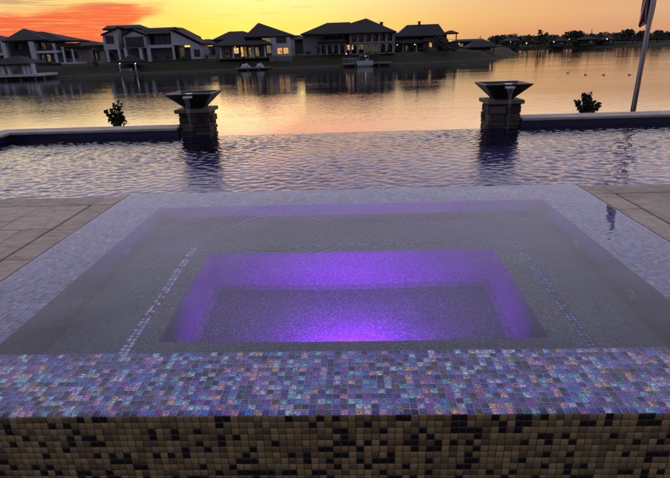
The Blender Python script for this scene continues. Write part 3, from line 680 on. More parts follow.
# ------------------------------------------------------------------ houses
class House:
    def __init__(s, name, label, cat, Y, px, py, group='houses across the lake'):
        x, z = P(px, py, Y); s.Y = Y; s.root = thing(name, label, cat, (x, Y, -.6), group); s.w = {}; s.r = MB()
    def rect(s, px0, py0, px1, py1, dy=0):
        Y = s.Y + dy; mx, my = (px0 + px1) / 2, (py0 + py1) / 2
        return P(px0, my, Y)[0], P(px1, my, Y)[0], P(mx, py1, Y)[1], P(mx, py0, Y)[1]      # x0,x1,z0,z1
    def wall(s, px0, py0, px1, py1, dy=0, depth=9, mat='wall_white', z0=None):
        x0, x1, a, z1 = s.rect(px0, py0, px1, py1, dy); s.w.setdefault((mat, len(s.w)), MB()).box(x0, x1, s.Y + dy, s.Y + dy + depth, -2.4 if z0 is None else a, z1)
    def wpoly(s, pts, dy=0, depth=6, mat='wall_white'):
        s.w.setdefault((mat, len(s.w)), MB()).poly([P(x, y, s.Y + dy) for x, y in reversed(pts)], s.Y + dy, s.Y + dy + depth)
    def hip(s, e0, e1, pk0, pk1, dy=0, depth=11, oh=.5, t=.3):
        Y = s.Y + dy; x0, za = P(*e0, Y); x1, zb = P(*e1, Y); ze = (za + zb) / 2
        Yr = Y + depth / 2; r0, z0 = P(*pk0, Yr); r1, z1 = P(*pk1, Yr)
        s.r.hip(x0, x1, Y - oh, Y + depth + oh, ze, (z0 + z1) / 2, min(r0, r1), max(r0, r1) + .01, t)
    def slab(s, px0, py0, px1, py1, dy=0, depth=3, part='porch_slab', mat='trim'):
        x0, x1, z0, z1 = s.rect(px0, py0, px1, py1, dy); b = MB(); b.box(x0, x1, s.Y + dy, s.Y + dy + depth, z0, z1); return b.build(part, mat, s.root)
    def column(s, px, py0, py1, wpx, dy=0, mat='trim', part='column'):
        x0, x1, z0, z1 = s.rect(px - wpx / 2, py0, px + wpx / 2, py1, dy); w_ = x1 - x0; b = MB(); b.cbox(x0, x1, s.Y + dy, s.Y + dy + w_, z0, z1, min(.04, w_ * .2))
        b.cbox(x0 - .06, x1 + .06, s.Y + dy - .06, s.Y + dy + w_ + .06, z1 - .18, z1 - .002, .02); b.cbox(x0 - .06, x1 + .06, s.Y + dy - .06, s.Y + dy + w_ + .06, z0, z0 + .2, .02)
        return b.build(part, mat, s.root)
    def win(s, px0, py0, px1, py1, nx=2, nz=1, lit=None, dy=0, frame='frame'):
        x0, x1, z0, z1 = s.rect(px0, py0, px1, py1, dy); y = s.Y + dy; b = MB(); f = .07
        b.box(x0 - f, x0, y - .09, y + .02, z0 - f, z1 + f); b.box(x1, x1 + f, y - .09, y + .02, z0 - f, z1 + f); b.box(x0, x1, y - .09, y + .02, z0 - f, z0); b.box(x0, x1, y - .09, y + .02, z1, z1 + f)
        for i in range(1, nx): xm = x0 + (x1 - x0) * i / nx; b.box(xm - .035, xm + .035, y - .075, y + .02, z0, z1)
        for i in range(1, nz): zm = z0 + (z1 - z0) * i / nz; b.box(x0, x1, y - .07, y + .02, zm - .03, zm + .03)
        fr = b.build('window', frame, s.root)
        b = MB(); b.box(x0, x1, y - .04, y - .025, z0, z1); o = b.build('pane', lit or 'glass', fr); return fr
    def rail(s, px0, py0, px1, py1, dy=0):
        x0, x1, z0, z1 = s.rect(px0, py0, px1, py1, dy); b = MB(); y = s.Y + dy
        b.box(x0, x1, y, y + .06, z1 - .07, z1); b.box(x0, x1, y, y + .06, z0, z0 + .05)
        n = int((x1 - x0) / .28)
        for i in range(n + 1): xm = x0 + (x1 - x0) * i / n; b.box(xm - .02, xm + .02, y + .01, y + .05, z0 + .05, z1 - .07)
        return b.build('balcony_railing', 'frame', s.root)
    def arcade(s, px0, py0, px1, py1, n, dy=0, mat='wall_tan'):
        x0, x1, z0, z1 = s.rect(px0, py0, px1, py1, dy); b = MB(); bw = (x1 - x0) / n; pw_ = bw * .17; y = s.Y + dy; d_ = .4
        for i in range(n + 1): xm = x0 + bw * i; b.box(xm - pw_, xm + pw_, y, y + d_, z0, z1)
        for i in range(n):
            a0, a1 = x0 + bw * i + pw_, x0 + bw * (i + 1) - pw_; r = (a1 - a0) / 2; c = (a0 + a1) / 2; zs = max(z0 + .3, z1 - r - .25)
            for k in range(10):
                t0, t1 = PI * k / 10, PI * (k + 1) / 10
                b.poly([(c - r * math.cos(t0), zs + r * math.sin(t0)), (c - r * math.cos(t1), zs + r * math.sin(t1)), (c - r * math.cos(t1), z1), (c - r * math.cos(t0), z1)], y + .002, y + d_ - .002)
        return b.build('arcade', mat, s.root)
    def light(s, px, py, r=.13, dy=-.3):
        x, z = P(px, py, s.Y + dy); b = MB(); b.ball((x, s.Y + dy, z), r, nu=8, nv=6); b.build('porch_light', 'lamp', s.root, True)
    def chimney(s, px0, py0, px1, py1, dy=4):
        x0, x1, z0, z1 = s.rect(px0, py0, px1, py1, dy); b = MB(); b.box(x0, x1, s.Y + dy, s.Y + dy + 1, z0, z1); b.box(x0 - .1, x1 + .1, s.Y + dy - .1, s.Y + dy + 1.1, z1, z1 + .15); b.build('chimney', 'wall_dark', s.root)
    def done(s, roof='roof'):
        for (mname, _), b in s.w.items(): b.build('wall', mname, s.root)
        if s.r.v: s.r.build('roof', roof, s.root)

# far-left house, cut by the picture edge
h = House('lake_house', 'dark hipped roof house cut off by the left picture edge across the lake', 'house', 124, -8, 66)
h.wall(-40, 42, 5, 66, 1, 9, 'wall_grey'); h.hip((-44, 44), (7, 41.5), (-20, 34), (-8, 34), 0, 11)
h.win(-6, 46, 1, 51, 3, lit='lit_faint', dy=1); h.slab(-14, 53, 9, 55.5, -1.5, 2.5, 'balcony_slab'); h.win(-5, 57, 3, 64, 2, dy=1); h.done()
# house with the tall white pillars
h = House('lake_house', 'two-storey dark house with tall white pillars and balcony behind the white gazebo, second from left', 'house', 118, 35, 66)
h.wall(6, 41, 47, 68, 2.2, 9, 'wall_dark'); h.wall(47, 43, 65, 68, 2.2, 9, 'wall_grey'); h.wall(65, 47, 79, 64, 3, 7, 'wall_tan')
h.hip((3, 40.5), (47, 39.5), (23, 28.5), (24, 28.5), 0, 12); h.hip((32, 41), (67, 40), (36, 31.5), (43, 31.5), .5, 10)
h.slab(64, 46.5, 80, 48.2, 1, 9, 'lanai_roof', 'roof')
h.column(33, 40, 66, 5.2, -.4); h.column(5, 41, 66, 4.5, -.4); h.column(55, 43, 64, 2.4, 0); h.column(63.5, 47, 62.5, 1.6, .3); h.column(73, 49, 62, 1.4, 1)
h.slab(35, 50.5, 58, 53, -.2, 2.4, 'balcony_slab'); h.rail(36.5, 47.3, 54, 50.5, -.1)
for a in (37, 42, 47): h.win(a, 42.5, a + 4, 49, 1, 1, dy=2.2, lit='lit_faint' if a == 42 else None)
h.win(56.5, 44.5, 60.5, 49, 2, 2, dy=2.2)
for a, l in ((37.5, None), (42, 'lit_faint'), (47.5, 'lit_dim'), ): h.win(a, 54.5, a + 3.6, 62, 1, 2, l, dy=2.2)
h.win(27.5, 56, 29, 62, 1, 2, 'lit_faint', dy=2.2); h.win(12, 44, 22, 50, 3, 1, dy=2.2); h.win(66, 51, 71, 58, 2, 1, dy=3); h.win(74.5, 52, 78, 58, 2, 1, dy=3)
h.slab(52, 62.5, 76, 64.2, -2.5, 5, 'patio_slab', 'wall_white'); h.done()
b = MB(); x0, z = P(37, 66, 113); x1, _ = P(60, 64, 113); b.box(x0, x1, 113, 113.5, -2.4, P(48, 63.8, 113)[1]); b.box(x0 - .1, x1 + .1, 112.95, 113.6, P(48, 63.8, 113)[1], P(48, 63.8, 113)[1] + .12)
tag(b.build('retaining_wall', 'navy'), 'low dark blue retaining wall on the lawn beside the white gazebo', 'wall')
# small house behind
h = House('lake_house', 'low dark house with two bright porch lights set back between two larger houses at left', 'house', 150, 87, 58)
h.wall(70, 47, 100, 62, 0, 9, 'wall_grey'); h.hip((66, 46), (104, 45), (85, 40.3), (89, 40.3), -.5, 12); h.hip((84, 50), (97, 49.6), (89, 45.5), (92, 45.5), -2.5, 4)
h.win(81, 51, 83, 56, 1, 1, 'lit_dim'); h.win(90, 51.5, 94, 56, 2, 1); h.light(83, 51, .22); h.light(87.5, 50.5, .24); h.column(85, 50, 60, .9, -2); h.column(96, 49.5, 60, .9, -2); h.done()
# white modern house
h = House('lake_house', 'white modern house with sloping shed roofs and a gabled bay, behind the small dock shelter', 'house', 122, 150, 60)
h.wpoly([(102.5, 35.5), (117, 29), (119, 49.3), (104, 49.6)], 0, 8); h.wall(105, 49, 121, 62, 3, 6, 'wall_grey')
h.wpoly([(123, 36), (133, 31), (144.5, 35.6), (146.5, 47.6), (125, 48.2)], -.6, 8); h.wall(118, 30, 174, 60, 2.4, 8, 'wall_grey')
h.wall(124.5, 48, 192, 61, 3.4, 6, 'wall_grey')
h.wpoly([(170.5, 31.6), (175, 32.4), (199.5, 44.6), (201.5, 58.8), (191.5, 59.2), (190, 45.2), (171.5, 45)], 0, 7)
h.slab(147, 44.6, 172, 47.8, 0, 2.6, 'balcony_slab', 'wall_white')
r = h.r
def slope(pts, dy, depth, th=.28):                      # a roof slab following a facade line
    q = [P(x, y, h.Y + dy) for x, y in pts]; n = len(q)
    r.poly([(x, z + th) for x, z in q[::-1]] + [(x, z) for x, z in q], h.Y + dy, h.Y + dy + depth)
slope([(100.5, 35.6), (118, 27.8)], -.5, 9); slope([(121.5, 36.2), (133, 30), (146, 35.4)], -1.0, 9)
r.hip(*[P(104, 27.5, h.Y + 3)[0], P(140, 26.5, h.Y + 3)[0], h.Y + 2, h.Y + 10, P(120, 28.3, h.Y + 3)[1], P(120, 24.4, h.Y + 3)[1], P(105, 24, h.Y + 5)[0], P(138, 24, h.Y + 5)[0]], .35)
r.hip(P(143, 32, h.Y)[0], P(176.5, 31, h.Y)[0], h.Y + .3, h.Y + 9, P(160, 33, h.Y)[1], P(160, 27.3, h.Y + 4)[1], P(138, 27, h.Y + 4)[0], P(175.5, 27.6, h.Y + 4)[0], .3)
slope([(170, 30.8), (176, 31.2), (201, 43.8)], -.6, 8); slope([(174, 28), (193, 37.6)], 3, 7)
h.wpoly([(172, 29), (176, 29.2), (192, 38), (193, 42), (172, 40)], 3.2, 6, 'wall_grey')
h.win(106, 35.8, 113.5, 43.2, 2, 1); h.win(126, 37, 143.5, 46.6, 4, 1, dy=-.6); h.rail(125.5, 43.6, 144, 47.5, -1.0)
for a in (149, 154.5, 160, 165.5): h.win(a, 36, a + 4.8, 44, 1, 1, dy=2.4)
for a, l in ((151, None), (157, None), (163, 'lit_faint')): h.win(a, 50, a + 5, 58.5, 1, 1, l, dy=3.4)
for a in (174, 180): h.win(a, 47.5, a + 5, 58, 1, 1, 'lit_faint' if a == 180 else None, dy=3.4)
h.win(194.5, 49.5, 199.8, 56.2, 1, 1); h.win(134.6, 52.2, 138, 58.6, 1, 1, 'lit_warm', dy=3.4); h.win(128.5, 51, 132.5, 60, 1, 1, 'lit_faint', dy=3.4); h.win(110, 52, 114, 60, 1, 1, dy=3); h.win(142, 51, 145.5, 60, 1, 1, dy=3.4)
for a in (107.5, 119.5): h.column(a, 49.5, 62, 2.4, -.1)
for a in (126, 141, 149): h.column(a, 47.8, 61.5, 3.0, -.5)
h.column(173.5, 45, 59.5, 2, 0); h.light(136.5, 53, .12, 3.1); h.done()
# roof between
h = House('lake_house', 'dark house half hidden between the white modern house and the glowing porch', 'house', 155, 207, 56)
h.wall(196, 46, 219, 60, 0, 9, 'wall_grey'); h.hip((193, 44.5), (222, 43.6), (205, 39), (210, 39), -.5, 11); h.win(206, 49, 210, 54, 2, 1, 'lit_faint'); h.win(212, 49, 215, 54, 1, 1); h.done()
# house with glowing porch
h = House('lake_house', 'pale hip-roofed house with a glowing covered porch and bright yellow windows', 'house', 122, 250, 58)
h.wall(215, 38.5, 248, 58, 4, 8, 'wall_tan'); h.wall(246, 36, 271.5, 58, 3, 8, 'wall_tan'); h.wall(271, 35.2, 290.5, 58, 0, 10, 'wall_white')
h.hip((212.5, 39.2), (262, 38.2), (229, 31.3), (243, 31), 3, 9); h.hip((244, 37), (293, 35), (258, 22.8), (259, 22.8), .4, 13)
h.hip((213, 46), (270.5, 43.4), (226, 38.5), (258, 38), -2.4, 7.5)
for a in (220.5, 233, 253, 265): h.column(a, 45.6, 58, 1.7, -2)
h.slab(217, 57.4, 268, 58.6, -2.4, 6.3, 'porch_slab', 'wall_grey')
h.win(233.5, 47.8, 238.8, 53.4, 2, 2, 'lit_warm', dy=4); h.win(241, 46.8, 243.5, 56.6, 1, 1, 'lit_orange', dy=4); h.win(244.5, 46.8, 247, 56.6, 1, 1, 'lit_dim', dy=4); h.win(249, 47.5, 251.5, 57, 1, 1, 'lit_dim', dy=3)
h.win(225.5, 49, 229.5, 57, 1, 1, 'lit_faint', dy=4); h.win(255.5, 47, 259, 56.5, 1, 1, 'lit_dim', dy=3); h.win(248.5, 36.4, 257, 38.6, 3, 1, 'lit_orange', dy=2.9)
h.win(261.5, 38, 270.5, 43, 2, 1, 'lit_dim', dy=3); h.win(266.8, 44.5, 271, 53, 1, 2, 'lit_dim', dy=2.9)
h.win(276.5, 36.6, 286, 42.4, 3, 1); h.win(277.2, 47.8, 282.4, 54, 1, 1, 'lit_orange'); h.win(283.4, 47.6, 288.6, 53.6, 1, 1, 'lit_orange')
h.win(217, 39.5, 221, 43.5, 1, 1, dy=4); h.light(235, 46.6, .1, -1.5); h.done()
b = MB(); x0 = P(269, 57, 120)[0]; x1 = P(275.5, 57, 120)[0]; x2 = P(292, 57, 120)[0]; za = P(272, 55.5, 120)[1]
b.box(x0, x1, 120, 121.8, -2.4, za); b.box(x1, x2, 120.2, 121.8, -2.4, za - .2); tag(b.build('retaining_wall', 'wall_grey'), 'pale stepped garden wall in front of the house with the glowing porch', 'wall')
h = House('lake_house', 'dark house end seen in the gap left of the long arcaded house', 'house', 150, 296, 54)
h.wall(288, 40, 306, 58, 0, 9, 'wall_dark'); h.hip((286, 39.5), (309, 38.5), (296, 35), (299, 35), -.5, 10); h.win(292, 46, 296, 51, 2, 1); h.done()
# arcaded house
h = House('lake_house', 'long dark house with two storeys of arched loggias under a hipped roof', 'house', 124, 348, 54)
h.wall(303, 33.4, 345, 56, 2, 10, 'wall_tan'); h.wall(345, 32.5, 394, 56, 3.4, 9, 'wall_dark')
h.hip((300.5, 34.2), (352, 32), (327, 23), (350, 21.6), .8, 12); h.hip((313, 34.6), (396.5, 30.8), (365.5, 18.4), (366.5, 18.3), -.6, 14)
h.hip((317, 42.2), (347, 40.8), (326, 36.6), (341, 36.2), -1.6, 5); h.wall(320, 42.6, 345, 44.5, -.2, 2, 'wall_tan', 1)
h.arcade(320.5, 43.2, 345.5, 54.4, 4, -1.2); h.arcade(350.5, 32.6, 393.5, 41.4, 6, 0); h.arcade(350.5, 42.8, 393.5, 52.8, 6, 0)
h.slab(349, 41.4, 394.5, 42.8, -.2, 3.6, 'balcony_slab', 'wall_tan'); h.slab(349, 52.8, 395, 54.2, -.4, 4, 'porch_slab', 'wall_grey'); h.rail(351, 38.8, 393, 41.4, .5)
h.win(347.2, 44.8, 349.6, 49.8, 1, 2, 'lit_orange', dy=-.0); h.win(350.6, 44.6, 353.4, 49.4, 1, 2, 'lit_orange', dy=3.4); h.win(358.5, 44.6, 363, 49.4, 2, 1, 'lit_dim', dy=3.4)
for a, l in ((366, 'lit_faint'), (373, 'lit_faint'), (380, None), (387, None)): h.win(a, 44.5, a + 4.5, 52, 2, 1, l, dy=3.4)
for a in (352, 359, 366, 373.5, 380.5, 387.5): h.win(a, 34.5, a + 4, 41, 1, 1, dy=3.4)
h.win(318.5, 35.5, 321, 38.5, 1, 1, dy=2); h.win(307.5, 33.9, 309.5, 35.6, 1, 1, dy=2); h.win(332, 33.5, 338, 36.5, 2, 1, dy=2)
for a in (322, 328, 334.5, 340.5): h.win(a, 46, a + 3.6, 53, 1, 1, dy=2)
h.chimney(380, 22.5, 383, 28); h.done()
# gabled house at right
h = House('lake_house', 'dark steep-gabled house with a small roofed upper deck, rightmost house before the boathouse', 'house', 132, 424, 50)
h.wall(391, 43.5, 420, 53, 2, 9, 'wall_grey'); h.wall(406, 36, 444, 52, 3, 10, 'wall_dark'); h.wall(444, 42, 458, 52, 2, 6, 'wall_dark')
h.hip((396, 36.5), (446, 34.4), (407, 24.4), (438.5, 24.2), 1, 11); h.hip((385, 43.8), (423, 42.2), (394, 33.5), (410, 31.5), -.6, 9); h.hip((420, 41.5), (448, 40), (430, 33), (444, 33), -.4, 6)
h.hip((444.5, 33.2), (458.5, 32.4), (449.5, 30.3), (452, 30.2), 2, 5, .3, .25); h.slab(445, 41.6, 458, 42.8, 2, 5.2, 'upper_deck', 'timber')
for a in (446.3, 456.3): h.column(a, 33.4, 41.6, 1.0, 2.2, 'timber'); h.column(a, 33.4, 41.6, 1.0, 5.8, 'timber')
h.rail(446, 39.2, 457, 41.6, 2.05); h.win(429, 41.4, 431.8, 46.8, 1, 1, 'lit_warm', dy=1.2, frame='trim'); h.wall(424, 40.5, 437, 50, 1.2, 2, 'wall_tan')
for a in (394, 399.5, 405, 410.5): h.win(a, 45.5, a + 3, 51, 1, 1, 'lit_faint' if a == 405 else None, dy=2)
for a in (392, 403, 416.5): h.column(a, 43.6, 52, 1.0, -.3)
h.light(397.2, 44.6, .17, -.5); h.light(414.8, 44.2, .16, -.5); h.light(450.5, 41, .12, 1.7); h.chimney(418.5, 21.8, 420.5, 26, 6); h.done()
h = House('lake_house', 'low long dark building between the gabled house and the boathouse', 'building', 150, 468, 50)
h.wall(455, 41.5, 484, 50, 0, 6, 'wall_dark'); h.hip((453, 41.8), (487, 40.3), (458, 39.3), (482, 38.4), -.5, 7); h.win(459, 43.5, 463, 46.5, 2, 1, 'lit_dim'); h.win(467, 43, 470, 46, 1, 1); h.light(459, 43.5, .13); h.done()

# ------------------------------------------------------------------ docks, gazebos, boats
def wx(px, py, Y): return P(px, py, Y)[0]
g = thing('dock_gazebo', 'white-posted gazebo with a hipped dark roof on a white dock at the far left shore', 'gazebo', (-68, 104, ZL))
Y = 103
def posts(root, pxs, py0, py1, Y, w_, mat='trim', name='post', zb=None):
    for px in pxs:
        x = wx(px, (py0 + py1) / 2, Y); b = MB(); z1 = P(px, py0, Y)[1]; b.cbox(x - w_ / 2, x + w_ / 2, Y - w_ / 2, Y + w_ / 2, zb if zb is not None else P(px, py1, Y)[1], z1, .03); b.build(name, mat, root)
posts(g, (-6, 3.5, 9.5, 25, 29, 33.5), 63.5, 76, 102, .62); posts(g, (1, 20, 31), 63.5, 76, 106.5, .5)
b = MB(); b.hip(wx(-12, 63, Y), wx(34, 63, Y), 101, 108, P(15, 63.6, Y)[1], P(13, 55.6, 104.5)[1], wx(10, 56, Y), wx(15, 56, Y), .3); b.build('roof', 'roof', g)
b = MB(); b.box(wx(-14, 75, Y), wx(45.5, 74, Y), 100.5, 107.5, -2.45, -2.05); b.build('dock_platform', 'wall_white', g)
b = MB()
for px in (-10, 5, 20, 35, 44): x = wx(px, 76, 101); b.tube([(x, 101, -4.5), (x, 101, -2.4)], .14, 8)
b.build('piling', 'timber', g); b = MB(); b.box(wx(-2, 70, 102), wx(9, 70, 102), 102.6, 102.7, -1.5, -1.0); b.box(wx(25, 70, 102), wx(33, 70, 102), 102.6, 102.7, -1.5, -1.0); b.build('railing', 'trim', g)

g = thing('dock_shelter', 'small dark-roofed boat shelter with two pale posts in front of the white modern house', 'boat shelter', (-49.8, 114, ZL))
Y = 113.5
posts(g, (120, 135.6), 61.5, 73.5, Y, .26); posts(g, (121, 135), 61.5, 73, Y + 3.4, .22)
b = MB(); b.hip(wx(118, 61, Y), wx(137, 61, Y), Y - .6, Y + 4.2, P(128, 61.4, Y)[1], P(127.5, 54.8, Y + 1.8)[1], wx(126.5, 55, Y), wx(128.5, 55, Y), .25); b.build('roof', 'roof', g)
b = MB(); b.box(wx(118.5, 73, Y), wx(137, 72, Y), Y - .3, Y + 5, -2.75, -2.5); b.build('dock_platform', 'timber', g)
for px in (119.8, 135.4): b = MB(); b.ball((wx(px, 63.4, Y - .3), Y - .3, P(px, 63.4, Y - .3)[1]), .13, nu=8, nv=6); b.build('lamp', 'lamp', g)
bt = thing('boat', 'small white boat moored under the little boat shelter', 'boat', (wx(128, 71, 114.5), 114.5, ZL))
def boat(root, x0, x1, y, z, hgt, mat='trim'):
    L = x1 - x0; b = MB(); ring_ = []
    for i in range(9):
        t_ = i / 8; hw = .85 * (1 - max(0, t_ - .55) ** 2 * 4.6); ring_.append((x0 + L * t_, hw, .25 * max(0, t_ - .5)))
    vs = []
    for (x, hw, sh) in ring_: vs += [(x, y - hw * .55, z), (x, y - hw, z + hgt + sh), (x, y + hw, z + hgt + sh), (x, y + hw * .55, z)]
    fs = [(4 * i + k, 4 * i + 4 + k, 4 * i + 4 + (k + 1) % 4, 4 * i + (k + 1) % 4) for i in range(8) for k in range(4)] + [(3, 2, 1, 0), (32, 33, 34, 35)]
    b.add(vs, fs); b.build('hull', mat, root); b = MB(); b.poly([(x0 + L * .4, z + hgt), (x0 + L * .62, z + hgt), (x0 + L * .54, z + hgt + .42), (x0 + L * .44, z + hgt + .42)], y - .5, y + .5); b.build('windscreen', 'glass', root)
boat(bt, wx(123.5, 71, 114.5), wx(132.8, 71, 114.5), 114.5, -2.48, .45)

g = thing('floating_dock', 'low dark dock in front of the house with the glowing porch', 'dock', (-18, 115, ZL))
Y = 115
b = MB(); b.box(wx(236, 68, Y), wx(270, 67, Y), Y - 1.5, Y + 2.5, -2.85, -2.62); b.build('dock_platform', 'timber', g); posts(g, (237, 248, 259, 269), 65.5, 70, Y - 1.4, .18, 'timber', 'piling', -4.5)
for pa, pb, lab in ((241, 250.5, 'pale tarp-covered watercraft at the left end of the low dock before the glowing porch house'), (256.5, 264, 'pale tarp-covered watercraft at the right end of the low dock before the glowing porch house')):
    x0, x1 = wx(pa, 66, Y), wx(pb, 66, Y); wc = thing('covered_watercraft', lab, 'watercraft', (x0, Y, -2.6), 'covered watercraft on the low dock'); b = MB()
    sec = [(0, .28), (.18, .78), (.42, .72), (.6, .98), (.78, .6), (1, .2)]; vs = []
    for t_, hh in sec: x = x0 + (x1 - x0) * t_; vs += [(x, Y - .5, -2.6), (x, Y - .36, -2.6 + hh * .7), (x, Y, -2.6 + hh), (x, Y + .36, -2.6 + hh * .7), (x, Y + .5, -2.6)]
    b.add(vs, [(5 * i + k, 5 * i + 5 + k, 5 * i + 6 + k, 5 * i + 1 + k) for i in range(5) for k in range(4)] + [(0, 1, 2, 3, 4), (29, 28, 27, 26, 25)]); b.build('cover', 'wall_white', wc)

g = thing('boat_dock', 'dock with railing and two lamp posts on the shore before the long arcaded house', 'dock', (3, 118, ZL))
Y = 117
b = MB(); b.box(wx(342, 63, Y), wx(392, 61, Y), Y - 1.5, Y + 3, -2.75, -2.5); b.build('dock_platform', 'timber', g); posts(g, (343, 355, 367, 379, 391), 60.5, 66, Y - 1.3, .2, 'timber', 'piling', -4.5)
b = MB(); xa, xb = wx(343, 60, Y), wx(358, 60, Y)
for i in range(9): xm = xa + (xb - xa) * i / 8; b.box(xm - .03, xm + .03, Y + 2.7, Y + 2.78, -2.5, -1.55)
b.box(xa, xb, Y + 2.68, Y + 2.8, -1.55, -1.47); b.build('railing', 'trim', g)
for px, py in ((346.5, 54.2), (365.5, 56.2)):
    x, z = P(px, py, Y + 2); b = MB(); b.tube([(x, Y + 2, -2.5), (x, Y + 2, z)], .05, 8); b.build('lamp_post', 'frame', g); b = MB(); b.ball((x, Y + 2, z + .1), .14, nu=8, nv=6); b.build('lamp', 'lamp', g)
for k in range(2):
    pass
bt = thing('pontoon_boat', 'white pontoon boat with a canopy beside the dock of the arcaded house', 'boat', (wx(363, 61, 114.6), 114.6, ZL))
x0, x1 = wx(357, 61, 114.6), wx(373, 61, 114.6); b = MB(); b.box(x0, x1, 113.5, 115.6, -2.75, -2.6); b.build('deck', 'trim', bt)
for yy in (113.8, 115.3): b = MB(); b.tube([(x0, yy, -2.95), (x1 - .5, yy, -2.95), (x1 + .1, yy, -2.8)], [.24, .24, .05], 10); b.build('pontoon', 'pole', bt)
b = MB()
for (xa, xb, ya, yb) in ((x0, x1, 113.5, 113.56), (x0, x1, 115.54, 115.6), (x0, x0 + .06, 113.56, 115.54), (x1 - .06, x1, 113.56, 115.54)): b.box(xa, xb, ya, yb, -2.6, -1.95)
b.build('side_panel', 'wall_white', bt); b = MB(); b.box(x0 + .4, x0 + 2.6, 113.5, 115.6, -.95, -.85); b.build('canopy', 'wall_grey', bt)
b = MB()
for xx in (x0 + .5, x0 + 2.5):
    for yy in (113.6, 115.5): b.tube([(xx, yy, -2.6), (xx, yy, -.95)], .03, 6)
b.build('canopy_frame', 'pole', bt)
b = MB(); b.box(x1 - 1.6, x1 - .9, 114.2, 114.9, -2.6, -1.6); b.build('console', 'trim', bt)

g = thing('boathouse', 'dark hipped boathouse on pilings at the point of the shore', 'boathouse', (34.7, 138, ZL))
Y = 136
posts(g, (470.5, 478, 486, 493.5), 45.8, 56, Y, .28, 'timber', 'piling', -4.5); posts(g, (471, 481, 493), 45.8, 56, Y + 6, .28, 'timber', 'piling', -4.5)
b = MB(); b.hip(wx(468.5, 46, Y), wx(496, 46, Y), Y - .8, Y + 7, P(482, 46.6, Y)[1], P(482, 40.8, Y + 3)[1], wx(473.5, 42, Y + 3), wx(491, 42, Y + 3), .3); b.build('roof', 'roof', g)
b = MB(); b.box(wx(469.5, 54, Y), wx(495, 54, Y), Y - .6, Y + 6.6, -2.3, -2.05); b.build('dock_platform', 'timber', g)
b = MB(); b.box(wx(470.5, 50, Y), wx(494, 50, Y), Y + 3.2, Y + 3.4, -2.05, .1); b.build('back_wall', 'wall_dark', g)
bt = thing('boat', 'boat stored under the dark boathouse at the point', 'boat', (wx(480, 53, 137.5), 137.5, -2)); boat(bt, wx(473.5, 53, 137.5), wx(490, 53, 137.5), 137.5, -1.9, .8, 'wall_white')
g = thing('timber_pier', 'long timber pier on posts left of the dark boathouse', 'pier', (27, 133, ZL))
b = MB(); b.box(wx(447, 56, 131), wx(470, 54.5, 135), 131.5, 133, -2.25, -2.05); b.build('walkway', 'timber', g); posts(g, (448, 454, 460, 465.5), 55.4, 58, 131.6, .2, 'timber', 'piling', -4.5)
for px, py in ((464.2, 52.8), (472.5, 53.2)):
    x, z = P(px, py, 132); b = MB(); b.tube([(x, 132, -2.1), (x, 132, z)], .05, 6); b.build('lamp_post', 'frame', g); b = MB(); b.ball((x, 132, z + .1), .15, nu=8, nv=6); b.build('lamp', 'lamp', g)

b = MB(); cen = PEN[2:9]
for (ax, ay), (bx, by) in zip(cen, cen[1:]):
    n_ = max(1, int(math.hypot(bx - ax, by - ay) / 2.2)); L_ = math.hypot(bx - ax, by - ay); nxv, nyv = (by - ay) / L_ * .18, -(bx - ax) / L_ * .18
    for i in range(n_):
        t0, t1 = i / n_, (i + 1) / n_ - .004; zt = -2.78 + random.uniform(-.04, .04)
        q = [(ax + (bx - ax) * t, ay + (by - ay) * t - .55) for t in (t0, t1)]
        b.add([(q[0][0] + nxv, q[0][1] + nyv, -3.6), (q[1][0] + nxv, q[1][1] + nyv, -3.6), (q[1][0] - nxv, q[1][1] - nyv, -3.6), (q[0][0] - nxv, q[0][1] - nyv, -3.6), (q[0][0] + nxv, q[0][1] + nyv, zt), (q[1][0] + nxv, q[1][1] + nyv, zt), (q[1][0] - nxv, q[1][1] - nyv, zt), (q[0][0] - nxv, q[0][1] - nyv, zt)],
              [(0, 3, 2, 1), (4, 5, 6, 7), (0, 1, 5, 4), (1, 2, 6, 5), (2, 3, 7, 6), (3, 0, 4, 7)])
tag(b.build('shore_bulkhead', 'timber'), 'low weathered bulkhead edging the lawns along the house shore', 'bulkhead')
# ------------------------------------------------------------------ trees
def crown_mesh(seed, H, W, clumps, per, leaf, shape='round', gap=.0):
    R_ = np.random.default_rng(seed); vs = []; 
    for k in range(clumps):
        while True:
            q = R_.uniform(-1, 1, 3)
            if np.linalg.norm(q) < 1: break
        q = q / max(.35, np.linalg.norm(q)) ** .35
        cz = H * (.62 + .34 * q[2]); wf = W * (1.0 if shape == 'round' else (1.15 - .7 * (cz / H)))
        c = np.array([q[0] * wf * .78, q[1] * wf * .78, cz]); r = W * R_.uniform(.16, .36)
        n = int(per * R_.uniform(.6, 1.3)); dirs = R_.normal(size=(n, 3)); dirs /= np.linalg.norm(dirs, axis=1)[:, None]
        pos = c + dirs * (r * R_.uniform(.3, 1.12, n) ** .6)[:, None] * np.array([1, 1, .8])
        a = R_.normal(size=(n, 3)); a /= np.linalg.norm(a, axis=1)[:, None]; bb = np.cross(a, R_.normal(size=(n, 3))); bb /= np.linalg.norm(bb, axis=1)[:, None]
        s_ = leaf * R_.uniform(.6, 1.3, n)[:, None]
        vs.append(np.stack([pos - a * s_, pos - bb * s_ * .55, pos + a * s_, pos + bb * s_ * .55], 1))
    V = np.concatenate(vs).reshape(-1, 3); return V, np.arange(len(V)).reshape(-1, 4)
